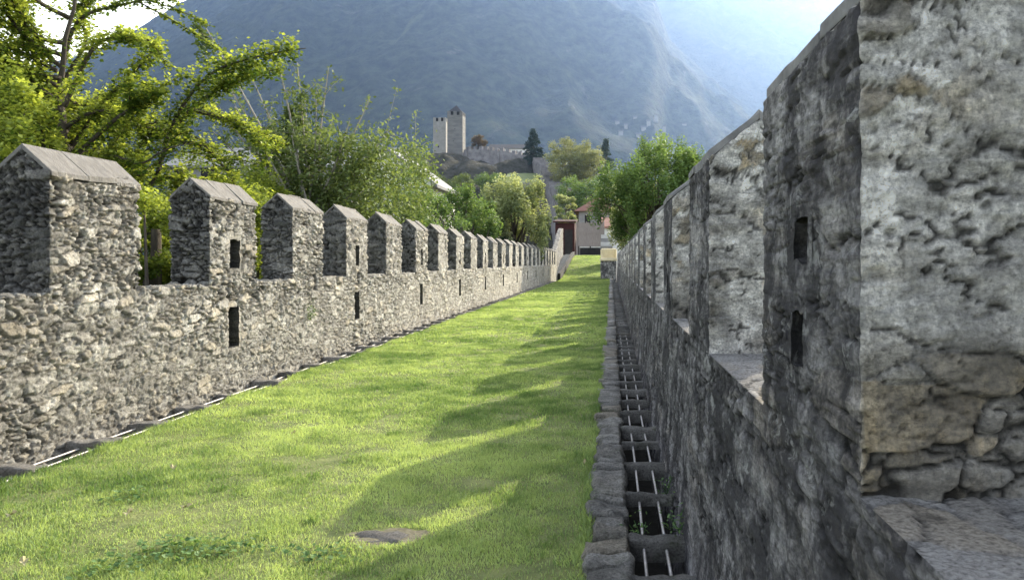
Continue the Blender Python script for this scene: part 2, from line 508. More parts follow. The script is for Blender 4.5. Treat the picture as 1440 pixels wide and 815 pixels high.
def merlon(y0, y1, xi, xo, zs, ze, zr, step, side, mats, parent, hole=None, loc_label=None):
    """xi inner face, xo outer face"""
    xm = (xi + xo) / 2
    nin = 1 if xi > xo else -1
    ny = max(4, int(round((y1 - y0) / step)) + 1); nx = max(4, int(round(abs(xo - xi) / step)) + 1); nz = max(5, int(round((ze - zs) / step)) + 1)
    ys = np.linspace(y0, y1, ny); xs = np.linspace(xi, xo, nx); zs_ = np.linspace(zs, ze, nz)
    zc = ze - .35
    def H(X, Z):
        g = (zr - ze) * (1 - np.abs(X - xm) / abs(xi - xm))
        return Z + g * np.clip((Z - zc) / (ze - zc), 0, 1)
    L = [(G3(ys, zs_, lambda u, v: (u * 0 + xi, u, v)), (nin, 0, 0), 0),
         (G3(ys, zs_, lambda u, v: (u * 0 + xo, u, v)), (-nin, 0, 0), 0),
         (G3(xs, zs_, lambda u, v: (u, u * 0 + y0, H(u, v))), (0, -1, 0), 1),
         (G3(xs, zs_, lambda u, v: (u, u * 0 + y1, H(u, v))), (0, 1, 0), 1),
         (G3(xs, ys, lambda u, v: (u, v, H(u, v * 0 + ze))), (0, 0, 1), 1)]
    holes = []
    if hole:
        holes = [(xi, *hh, .34) for hh in (hole if isinstance(hole, list) else [hole])]
    return displaced('merlon', L, side, mats, parent, holes=holes, hole_n=nin, bottom=zs)


# ------------------------------------------------------------------ left wall
XLI, XLO = -4.83, -5.29
ZLS, ZLE, ZLR = 1.31, 2.37, 2.58
lw = thing('stone_wall', 'long sunlit battlement wall of pale rubble stone along the bright side of the lawn', 'wall', (-5.06, 0, 0))
near = [6.60, 9.22, 11.62, 13.98]
lm = [(6.60, 7.84), (9.22, 10.42), (11.62, 12.83)]
lm += [(13.98 + 2.47 * k, 13.98 + 2.47 * k + 1.2) for k in range(22)]
lm = [(3.95, 5.15), (1.4, 2.6)] + lm
YL1 = 67.3
ya = np.concatenate([np.arange(-2, 3, .06), np.arange(3, 5.5, .04), np.arange(5.5, 12, .0145), np.arange(12, 18, .02), np.arange(18, 34, .035), np.arange(34, YL1, .08), [YL1]])
zin = np.concatenate([np.arange(-.45, ZLS - .005, .0155), [ZLS]])
xt = np.linspace(XLI, XLO, 20)
zo = np.concatenate([np.arange(-6, ZLS - .1, .25), [ZLS]])
zo2 = np.concatenate([[-6.0], zin]) if False else None


def inside(y, spans):
    r = np.zeros(len(y), bool)
    for a, b in spans:
        r |= (y > a) & (y < b)
    return r


def fixL(V, N):
    s = (V[:, 2] > ZLS - 1e-4) & (np.abs(V[:, 0] - XLI) < 1e-4) & inside(V[:, 1], lm)
    N = N.copy(); N[s] = (1, 0, 0)
    return N


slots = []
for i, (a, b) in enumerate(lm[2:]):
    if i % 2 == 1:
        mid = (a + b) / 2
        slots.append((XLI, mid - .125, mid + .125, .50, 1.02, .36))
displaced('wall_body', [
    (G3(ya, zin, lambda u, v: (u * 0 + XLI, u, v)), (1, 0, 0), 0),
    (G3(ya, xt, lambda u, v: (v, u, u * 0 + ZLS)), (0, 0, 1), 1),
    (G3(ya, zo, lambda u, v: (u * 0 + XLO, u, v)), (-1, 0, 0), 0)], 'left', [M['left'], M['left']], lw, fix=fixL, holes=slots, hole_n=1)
for i, (a, b) in enumerate(lm):
    st = .0135 if a < 12 else .025 if a < 20 else .04 if a < 34 else .08
    k = i - 2
    hole = None
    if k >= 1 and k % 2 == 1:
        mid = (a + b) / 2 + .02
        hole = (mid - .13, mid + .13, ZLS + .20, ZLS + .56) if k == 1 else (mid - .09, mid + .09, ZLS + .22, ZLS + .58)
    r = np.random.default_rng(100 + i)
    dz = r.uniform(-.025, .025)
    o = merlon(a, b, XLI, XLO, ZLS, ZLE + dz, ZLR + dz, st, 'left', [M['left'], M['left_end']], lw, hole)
    coping(a, b, XLI, XLO, ZLE + dz, ZLR + dz, o, M['coping'], 300 + i, 3)

# ------------------------------------------------------------------ right wall
rw = thing('stone_wall', 'dark weathered battlement wall in shade, close beside the deep drain', 'wall', (.72, 0, 0))
rm = [(1.543 + 2.40 * k, 1.543 + 2.40 * k + .98) for k in range(-3, 27)]
YR1 = 66.0
yb = np.concatenate([np.arange(-7, .6, .06), np.arange(.6, 3.2, .007), np.arange(3.2, 6, .013), np.arange(6, 14, .03), np.arange(14, YR1, .07), [YR1]])
# the face leans out a little below the sills
zf = np.concatenate([np.arange(-.75, -.1, .03), np.arange(-.1, ZRS - .005, .0115), [ZRS]])
xt2 = np.linspace(XRI, XRO, 46)
zo = np.concatenate([np.arange(-6, ZRS - .1, .25), [ZRS]])


def fixR(V, N):
    s = (V[:, 2] > ZRS - 1e-4) & (np.abs(V[:, 0] - XRI) < 1e-4) & inside(V[:, 1], rm)
    N = N.copy(); N[s] = (-1, 0, 0)
    return N


def batter(v):
    return XRI - .07 * np.clip((ZRS - v) / 1.2, 0, 1.5)


slr = []
for k, (a, b) in enumerate(rm):
    if k % 2 == 1:
        mid = (a + b) / 2
        slr.append((mid - .12, mid + .12))
displaced('wall_body', [
    (G3(yb, zf, lambda u, v: (batter(v), u, v)), (-1, 0, 0), 0),
    (G3(yb, xt2, lambda u, v: (v, u, u * 0 + ZRS)), (0, 0, 1), 1),
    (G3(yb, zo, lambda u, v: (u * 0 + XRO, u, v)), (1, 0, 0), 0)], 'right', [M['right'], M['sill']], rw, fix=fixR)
for i, (a, b) in enumerate(rm):
    st = .05 if a < 0 else .008 if a < 3 else .012 if a < 5 else .025 if a < 14 else .07
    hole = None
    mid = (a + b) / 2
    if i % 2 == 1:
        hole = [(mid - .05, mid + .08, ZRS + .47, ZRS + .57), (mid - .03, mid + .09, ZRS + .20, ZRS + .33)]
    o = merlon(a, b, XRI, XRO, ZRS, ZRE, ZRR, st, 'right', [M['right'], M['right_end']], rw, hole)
    coping(a, b, XRI, XRO, ZRE, ZRR, o, M['coping_dark'], 700 + i, 3, -.004)

# ------------------------------------------------------------------ lawn and ramp
def lawn_z(y):
    return 2.33 * smooth(64, 96, y) * 1.0


def lawn_h(X, Y):
    p = np.stack([X.ravel(), Y.ravel(), np.zeros(X.size)], -1)
    h = fbm(p, .9, 3, 400) * .03 + fbm(p, 5, 3, 420) * .012
    return lawn_z(Y) + h.reshape(X.shape) - .03


LX0, LX1 = -4.42, -.13
ly = np.concatenate([np.arange(-3, 12, .05), np.arange(12, 30, .15), np.arange(30, 96.1, .5)])
lx = np.linspace(LX0, LX1, 87)
X, Y = np.meshgrid(lx, ly, indexing='ij')
Gd = np.stack([X, Y, lawn_h(X, Y)], -1)
lawn = mesh('lawn', Gd.reshape(-1, 3), grid_faces(*X.shape), M['soil'])
tag(lawn, kind='structure')

SLAB = (-1.34, 4.56)


def blades(n, y0, y1, lmin, lmax, wid, seed, tint=0.0, xy=None):
    r = np.random.default_rng(seed)
    if xy is None:
        x = r.uniform(LX0 - .03, LX1 + .03, n); y = r.uniform(y0, y1, n)
    else:
        x, y = xy
    p0 = np.stack([x, y, x * 0], -1)
    clump = fbm(p0, 3.0, 3, 450)
    keep = ((x - SLAB[0] - .03) / .21) ** 2 + ((y - SLAB[1]) / .15) ** 2 + fbm(p0, 6, 2, 470) * .5 > 1
    keep &= r.uniform(0, 1, n) < .68 + .9 * clump
    x, y, clump, p0 = x[keep], y[keep], clump[keep], p0[keep]
    n = len(x)
    z = lawn_h(x, y) - .004
    ang = r.uniform(0, 2 * math.pi, n)
    L = r.uniform(lmin, lmax, n) * (1 + .5 * clump)
    lean = r.uniform(.1, .9, n) * L
    la = r.uniform(0, 2 * math.pi, n)
    side = np.stack([np.cos(ang), np.sin(ang), np.zeros(n)], -1) * (wid * r.uniform(.6, 1.3, n))[:, None]
    ln = np.stack([np.cos(la) * lean, np.sin(la) * lean, np.zeros(n)], -1)
    b = np.stack([x, y, z], -1)
    mid = b + ln * .35 + np.array([0, 0, 1.0]) * (L * .6)[:, None]
    tip = b + ln + np.array([0, 0, 1.0]) * (L * .95)[:, None]
    V = np.stack([b - side, b + side, mid + side * .8, mid - side * .8, tip], 1).reshape(-1, 3)
    i = np.arange(n)[:, None] * 5
    F4 = np.concatenate([i + np.array([0, 1, 2, 3]), ], 0)
    F4b = i + np.array([3, 2, 4, 4])
    tone = np.clip(.5 + .6 * fbm(p0, .7, 3, 480) + .55 * fbm(p0, 4, 3, 490) + r.normal(0, .16, n) - tint, 0, 1)
    col = np.repeat(np.stack([tone, tone, tone], -1), 5, 0)
    T = np.concatenate([F4[:, [0, 1, 2]], F4[:, [0, 2, 3]], F4b[:, :3]], 0)
    return V, T, col


parts_ = [blades(210000, 3.0, 7.5, .014, .038, .0022, 1), blades(150000, 7.5, 15, .018, .042, .0042, 2),
          blades(110000, 15, 35, .02, .045, .011, 3), blades(60000, 35, 95, .02, .05, .028, 4)]
r = np.random.default_rng(88)
# longer grass along the kerb and the left drain, and darker coarse tufts in the turf
m_ = 26000
ye = 3 + 27 * r.uniform(0, 1, m_) ** 1.6
xe = np.where(r.uniform(0, 1, m_) < .6, -.13 - np.abs(r.normal(0, .05, m_)), LX0 + np.abs(r.normal(0, .05, m_)) - .02)
parts_.append(blades(m_, 0, 0, .03, .075, .003, 5, .12, (xe, ye)))
tc = np.stack([r.uniform(LX0, LX1, 420), 3 + 15 * r.uniform(0, 1, 420) ** 1.4], -1)
tk = r.integers(0, 420, 42000)
txy = tc[tk] + r.normal(0, 1, (42000, 2)) * r.uniform(.03, .12, 420)[tk][:, None]
ok = (txy[:, 0] < LX1) & (txy[:, 0] > LX0)
parts_.append(blades(int(ok.sum()), 0, 0, .025, .06, .003, 6, .38, (txy[ok, 0], txy[ok, 1])))
Vs, Ts, Cs, bs = [], [], [], 0
for V, T, c in parts_:
    Vs.append(V); Ts.append(T + bs); Cs.append(c); bs += len(V)
g = mesh('grass', np.concatenate(Vs), np.concatenate(Ts), M['blade'], col=np.concatenate(Cs), smooth_shade=False)
tag(g, 'short mown yellow green grass growing over the whole walkway', 'grass', kind='stuff')

# clover patches: low leafy weeds in the turf
def leaf_quads(c, L, W, r, up=.4, seed=0):
    n = len(c)
    d = r.normal(0, 1, (n, 3)); d /= np.linalg.norm(d, axis=1, keepdims=True)
    nr = r.normal(0, 1, (n, 3)); nr[:, 2] = np.abs(nr[:, 2]) + up * 2
    a = np.cross(nr, d); a /= np.maximum(np.linalg.norm(a, axis=1, keepdims=True), 1e-6)
    nr /= np.linalg.norm(nr, axis=1, keepdims=True)
    b = np.cross(nr, a)
    s = r.uniform(.7, 1.3, n)[:, None]
    a = a * L * s; b = b * W * s
    V = np.stack([c - a * .5, c + b * .5 - a * .05, c + a * .5 + nr * L * -.12, c - b * .5 - a * .05], 1).reshape(-1, 3)
    Fq = np.arange(n)[:, None] * 4 + np.array([0, 1, 2, 3])
    return V, Fq


def clover(px, py, rx, ry, n, label):
    d = EYE * F / (py - 367.0); c0 = P(px, py, d)
    r = np.random.default_rng(int(px))
    a = r.normal(0, .45, (n, 2))
    x = c0[0] + a[:, 0] * rx; y = c0[1] + a[:, 1] * ry
    z = lawn_h(x, y) + r.uniform(.015, .06, n)
    V, Fq = leaf_quads(np.stack([x, y, z], -1), .03, .024, r, 1.0)
    tone = np.repeat(r.uniform(0, 1, n), 4)
    o = mesh('clover_patch', V, Fq, M['clover'], col=np.stack([tone] * 3, -1), smooth_shade=False)
    tag(o, label, 'clover patch', 'clover patches in the lawn', 'stuff')


clover(180, 700, .16, .2, 60, 'small dark clover patch in the lawn between the left drain and the fallen leaves')
clover(255, 775, .42, .22, 260, 'largest dark green clover patch, at the bottom of the lawn')
clover(330, 770, .2, .16, 70, 'dark clover patch just right of the largest one')
clover(160, 795, .2, .16, 90, 'dark clover patch at the bottom edge, left of the largest one')
clover(455, 775, .25, .15, 90, 'dark clover patch in front of the half buried stone slab')

# fallen leaves
def fallen(px, py, s, rot, label):
    d = EYE * F / (py - 367.0); c = P(px, py, d)
    c[2] = float(lawn_h(np.array([c[0]]), np.array([c[1]]))[0]) + .045
    pts = []
    for k in range(14):
        w = 2 * math.pi * k / 14
        rr = s * (1.0 if k % 2 == 0 else .55) * (1.2 if k == 0 else 1)
        pts.append((c[0] + rr * math.cos(w + rot), c[1] + rr * math.sin(w + rot) * .9, c[2] + .012 * math.sin(3 * w) + .01 * math.cos(w)))
    V = [tuple(c + np.array([0, 0, -.008]))] + pts
    o = mesh('fallen_leaf', np.array(V), [[0, 1 + k, 1 + (k + 1) % 14] for k in range(14)], M['leaf_dry'], smooth_shade=False)
    tag(o, label, 'leaf', 'fallen leaves on the lawn')


fallen(261, 714, .035, .3, 'larger dry fallen leaf on the grass, right one of the pair')
fallen(180, 724, .032, 1.2, 'dry fallen leaf on the grass, left one of the pair')
fallen(243, 662, .028, 2.0, 'pale fallen leaf lying alone above the pair')
fallen(15, 727, .03, .8, 'brown fallen leaf near the left edge by the drain')
fallen(33, 792, .03, 1.9, 'brown fallen leaf in the lower left corner of the lawn')
fallen(822, 650, .018, 1.0, 'tiny white petal like leaf in the shaded grass by the kerb')
fallen(412, 608, .022, .5, 'small pale fallen leaf in the middle of the sunlit grass')

# stone slab sunk in the turf
th = np.linspace(0, 2 * math.pi, 40, endpoint=False)
rr = np.linspace(0, 1, 14)
V = []; 
for a in rr:
    for w in th:
        k = 1 + .18 * math.sin(2 * w + .6) + .1 * math.sin(5 * w)
        V.append((SLAB[0] + .19 * a * k * math.cos(w), SLAB[1] + .12 * a * k * math.sin(w), .035 * (1 - a ** 4) - .035 + .0))
V = np.array(V)
V[:, 2] += fbm(V, 7, 4, 520) * .05 - .012 - .03 * np.exp(-((V[:, 0] - SLAB[0] + .12) ** 2 / .02 + (V[:, 1] - SLAB[1] + .06) ** 2 / .002))
Fq = []
for i in range(len(rr) - 1):
    for k in range(40):
        Fq.append((i * 40 + k, (i + 1) * 40 + k, (i + 1) * 40 + (k + 1) % 40, i * 40 + (k + 1) % 40))
o = mesh('stone_slab', V, np.array(Fq), M['rockslab'], col=np.stack([np.full(len(V), .5)] * 1 + [np.zeros(len(V))] * 2, -1))
tag(o, 'rough grey stone slab half buried in the lawn with dry grass round it', 'stone')

rr_ = np.linspace(0, 1, 16)
A_, W_ = np.meshgrid(rr_, np.linspace(0, 2 * math.pi, 49), indexing='ij')
k_ = 1 + .2 * np.sin(2 * W_ + 1) + .12 * np.sin(5 * W_) + .06 * np.sin(11 * W_)
X_ = SLAB[0] + .03 + .25 * A_ * k_ * np.cos(W_); Y_ = SLAB[1] + .01 + .18 * A_ * k_ * np.sin(W_)
M['dirt'] = m_noise('bare soil', (.12, .11, .075), (.24, .22, .15), 14, 1.0, .9, 50, .02)
tag(mesh('bare_soil', np.stack([X_, Y_, lawn_h(X_, Y_) + .006 - .012 * A_ ** 6], -1).reshape(-1, 3), grid_faces(16, 49), M['dirt']),
    'patch of bare brown soil and straw round the half buried slab', 'soil', kind='stuff')

# ------------------------------------------------------------------ drains and kerb
def rough_box(x0, x1, y0, y1, z0, z1, r, step=.03, amp=.008, rnd=.007):
    nx = max(3, int((x1 - x0) / step) + 1); ny = max(3, int((y1 - y0) / step) + 1); nz = max(3, int((z1 - z0) / step) + 1)
    xs, ys, zs = np.linspace(x0, x1, nx), np.linspace(y0, y1, ny), np.linspace(z0, z1, nz)
    L = [(G3(xs, ys, lambda u, v: (u, v, u * 0 + z1)), (0, 0, 1), 0), (G3(xs, zs, lambda u, v: (u, u * 0 + y0, v)), (0, -1, 0), 0),
         (G3(xs, zs, lambda u, v: (u, u * 0 + y1, v)), (0, 1, 0), 0), (G3(ys, zs, lambda u, v: (u * 0 + x0, u, v)), (-1, 0, 0), 0),
         (G3(ys, zs, lambda u, v: (u * 0 + x1, u, v)), (1, 0, 0), 0)]
    V, Fc, N, MI = patches(L)
    e = (np.abs(N) > .3).sum(1) > 1
    s = int(r.integers(0, 9999))
    W = V + N * (fbm(V, 9, 3, s) * amp)[:, None] - N * (e * rnd)[:, None]
    return W, Fc


kb = thing('stone_kerb', 'row of rough grey edging stones between the shaded lawn and the right drain', 'kerb', (0, 0, 0))
r = np.random.default_rng(55)
y = 2.3
n = 0
rest = []
while y < 66:
    L = r.choice([.11, .16, .22, .3, .38]) * r.uniform(.85, 1.15) if y < 12 else r.uniform(.3, .6) if y < 30 else 1.5
    x1 = .10 + r.uniform(-.02, .02); x0 = -.135 + r.uniform(-.05, .05)
    V, Fc = rough_box(x0, x1, y + .002, y + L - .002, -.55 if y < 8 else -.3, .01 + r.uniform(-.012, .012), r, .015 if y < 8 else .06 if y < 14 else .15, .034, .012)
    V[:, 2] += (V[:, 0] * r.uniform(-.12, .12)) + (V[:, 1] - y) * r.uniform(-.08, .08)
    V[:, 1] += (V[:, 0] - x1) * r.uniform(-.22, .22)
    t1 = r.uniform(.1, .9)
    if n < 99:
        mesh('kerb_stone', V, Fc, M['kerb'], kb, col=np.stack([np.full(len(V), t1), np.zeros(len(V)), np.full(len(V), r.uniform(0, 1))], -1))
    else:
        rest.append((V, Fc))
    n += 1
    y += L
if rest:
    Vs, Ts, bs = [], [], 0
    for V, T in rest:
        Vs.append(V); Ts.append(T + bs); bs += len(V)
    V = np.concatenate(Vs)
    o = mesh('kerb_stone', V, np.concatenate(Ts), M['kerb'], kb, col=np.stack([np.full(len(V), .5), np.zeros(len(V)), np.full(len(V), .4)], -1))
    o['kind'] = 'stuff'


def drain(name, label, x0, x1, zb, cs, mat, bars, zc, wall_x):
    t = thing(name, label, 'drain', ((x0 + x1) / 2, 0, 0))
    mb = MB()
    mb.add([(x0 - .02, -3, zb), (x1 + .02, -3, zb), (x1 + .02, 66, zb), (x0 - .02, 66, zb)], [(0, 1, 2, 3)])
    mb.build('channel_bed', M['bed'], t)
    rr = np.random.default_rng(int(abs(x0) * 1000) + 3)
    for (y, w) in cs:
        st = .025 if y < 9 else .06 if y < 16 else .12
        V, Fc = rough_box(x0 - .01, x1 + .02, y, y + w, zc - rr.uniform(.08, .14), zc + rr.uniform(-.02, .01), rr, st, .03, .008)
        V[:, 1] += (V[:, 0] - x0) * rr.uniform(-.12, .12)
        mesh('cross_stone', V, Fc, mat, t, col=np.stack([np.full(len(V), rr.uniform(.2, .9)), np.zeros(len(V)), np.full(len(V), rr.uniform(0, .8))], -1))
    for bx in bars:
        mb = MB()
        yy = np.linspace(2.0, 65, 120)
        mb.tube(np.stack([bx + .004 * np.sin(yy * 1.3), yy, np.full(120, zc - .055)], -1), .0095, 8)
        mb.build('bar', M['bar'], t, True)
    return t


cs = []
y = 3.0
r = np.random.default_rng(9)
while y < 60:
    w = r.uniform(.055, .125) if y < 20 else .12
    cs.append((y, w))
    y += r.choice([.5, .6, .68, .74, .82]) * r.uniform(.95, 1.05) if y < 25 else .8
drain('drain_channel', 'deep dark drain with cross stones and two bars at the foot of the shaded wall', .10, .425, -.62, cs, M['cross'], (.19, .32), -.01, .43)
cs = []
y = 4.2
while y < 62:
    cs.append((y, r.uniform(.12, .2)))
    y += r.uniform(.78, .92)
drain('drain_channel', 'narrow drain with two pale bars at the foot of the sunlit wall', -4.80, -4.46, -.30, cs, M['cross_left'], (-4.70, -4.56), .0, -4.83)

# small weeds
def sprig(px, py, loc, n, size, label, mat, L=.035, spread=(1, 1, 1)):
    r = np.random.default_rng(int(px * 7 + py))
    t = thing('weed', label, 'weed', loc)
    c = np.array(loc) + r.normal(0, 1, (n, 3)) * size * np.array(spread) * .5 + np.array([0, 0, size * .5])
    V, Fq = leaf_quads(c, L, L * .5, r, .5)
    tone = np.repeat(r.uniform(0, 1, n), 4)
    mesh('foliage', V, Fq, mat, t, col=np.stack([tone] * 3, -1), smooth_shade=False)
    mb = MB()
    for k in range(7):
        e = np.array(loc) + r.normal(0, .5, 3) * size * np.array(spread) + np.array([0, 0, size * .7])
        mb.tube([np.array(loc), (np.array(loc) + e) / 2 + r.normal(0, .01, 3), e], .0025, 4)
    mb.build('stem', M['clover'], t)


sprig(950, 735, (.40, 4.62, -.02), 70, .11, 'small green weed at the wall end of the near cross stone in the right drain', M['clover'], .03)
sprig(890, 745, (.17, 4.60, -.08), 60, .10, 'low weed on the kerb side of the near cross stone in the right drain', M['clover'], .025)
sprig(938, 690, (.38, 5.35, -.03), 40, .08, 'tiny weed on the second cross stone from the camera in the right drain', M['clover'], .025)
sprig(398, 462, (XLI + .03, 12.25, .72), 120, .15, 'small green fern growing out of the sunlit wall below the third near merlon', M['green'], .04, (.4, 1, 1))

# ------------------------------------------------------------------ trees
def crown_mesh(name, c, L, W, mat, parent, r, tone, up=.4):
    V, Fq = leaf_quads(c, L, W, r, up)
    tt = np.repeat(np.clip(tone, 0, 1), 4)
    return mesh(name, V, Fq, mat, parent, col=np.stack([tt, tt, tt], -1), smooth_shade=False)


def broad(name, label, base, h, rad, zlow, n, L, mat, seed, cat='tree', nclump=45, group=None, sig=.17, bark='bark', squash=1.0, core=.35, stems=1, spike=0.0):
    """tree or shrub: trunk with limbs and a crown of leaf clumps; rad horizontal radius, zlow crown underside above base"""
    r = np.random.default_rng(seed)
    base = np.array(base, float)
    t = thing(name, label, cat, base, group)
    zc = (h + zlow) / 2; hz = (h - zlow) / 2
    d = r.normal(0, 1, (nclump, 3)); d /= np.linalg.norm(d, axis=1, keepdims=True)
    rr = r.uniform(core, 1.0, nclump) ** .6
    cl = d * rr[:, None] * np.array([rad, rad * squash, hz]) * .86
    cl *= (1 + .22 * fbm(d * 2 + seed, 1.5, 2, seed))[:, None]
    cl[:, 2] += zc
    size = r.uniform(.6, 1.35, nclump) * rad * sig * 1.6
    cnt = np.maximum(4, (n * size ** 2 / (size ** 2).sum()).astype(int))
    pts, tone = [], []
    for c, s, k in zip(cl, size, cnt):
        q = r.normal(0, 1, (k, 3))
        q /= np.linalg.norm(q, axis=1, keepdims=True)
        q *= (r.uniform(0, 1, k) ** .5)[:, None] * s
        q[:, 2] *= .75 + spike
        if spike: q[:, :2] *= .6
        pts.append(base + c + q)
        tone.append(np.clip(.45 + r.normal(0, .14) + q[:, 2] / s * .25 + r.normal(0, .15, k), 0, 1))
    pts = np.concatenate(pts); tone = np.concatenate(tone)
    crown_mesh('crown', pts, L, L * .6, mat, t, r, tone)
    mb = MB()
    for s_ in range(stems):
        w = 0 if stems == 1 else r.uniform(-.25, .25)
        top = base + np.array([w * rad, r.uniform(-.1, .1) * rad, zc + hz * .2])
        q = np.linspace(0, 1, 6)[:, None]
        ax = base * (1 - q) + top * q + np.concatenate([r.normal(0, .02 * rad, (6, 2)), np.zeros((6, 1))], 1) * (q > 0)
        tr = max(.03, h * .022) / math.sqrt(stems)
        mb.tube(ax, np.linspace(tr, tr * .35, 6), 8)
        for c in cl[r.permutation(nclump)[:max(6, nclump // (2 * stems))]]:
            k = r.uniform(.35, .95)
            s0 = base * (1 - k) + top * k
            e = base + c
            mid = (s0 + e) / 2 + np.array([0, 0, -.06 * rad])
            mb.tube([s0, mid, e], [tr * .32, tr * .2, tr * .06], 5)
    mb.build('trunk', M[bark], t, True)
    return t


def conifer(label, base, h, rad, mat, seed, n=9000, L=.5, group=None):
    r = np.random.default_rng(seed)
    base = np.array(base, float)
    t = thing('conifer_tree', label, 'tree', base, group)
    mb = MB(); mb.tube([base, base + [0, 0, h * .97]], [h * .02, h * .003], 7)
    pts, tone = [], []
    nb = 95
    for k in range(nb):
        f = .06 + .93 * (k / nb)
        z = h * f; Lb = rad * (1 - f) ** .8 * r.uniform(.7, 1.12) + .02 * rad
        a = r.uniform(0, 2 * math.pi)
        e = np.array([math.cos(a) * Lb, math.sin(a) * Lb, -.18 * Lb])
        s0 = base + [0, 0, z]
        mb.tube([s0, s0 + e], [h * .004, h * .001], 4)
        m = int(n / nb * (.4 + 1.4 * (1 - f)))
        u = r.uniform(.1, 1, m) ** .7
        pts.append(s0 + e * u[:, None] + r.normal(0, 1, (m, 3)) * np.array([.10, .10, .05]) * rad * (1.2 - u[:, None]) + r.normal(0, .02 * rad, (m, 3)))
        tone.append(r.uniform(0, 1, m))
    crown_mesh('crown', np.concatenate(pts), L, L * .45, mat, t, r, np.concatenate(tone), .1)
    mb.build('trunk', M['bark'], t, True)


def spline(pts, n):
    pts = np.asarray(pts, float)
    k = len(pts)
    tt = np.linspace(0, k - 1, n)
    i = np.clip(tt.astype(int), 0, k - 2); f = (tt - i)[:, None]
    p0 = pts[np.clip(i - 1, 0, k - 1)]; p1 = pts[i]; p2 = pts[i + 1]; p3 = pts[np.clip(i + 2, 0, k - 1)]
    return .5 * ((2 * p1) + (-p0 + p2) * f + (2 * p0 - 5 * p1 + 4 * p2 - p3) * f ** 2 + (-p0 + 3 * p1 - 3 * p2 + p3) * f ** 3)


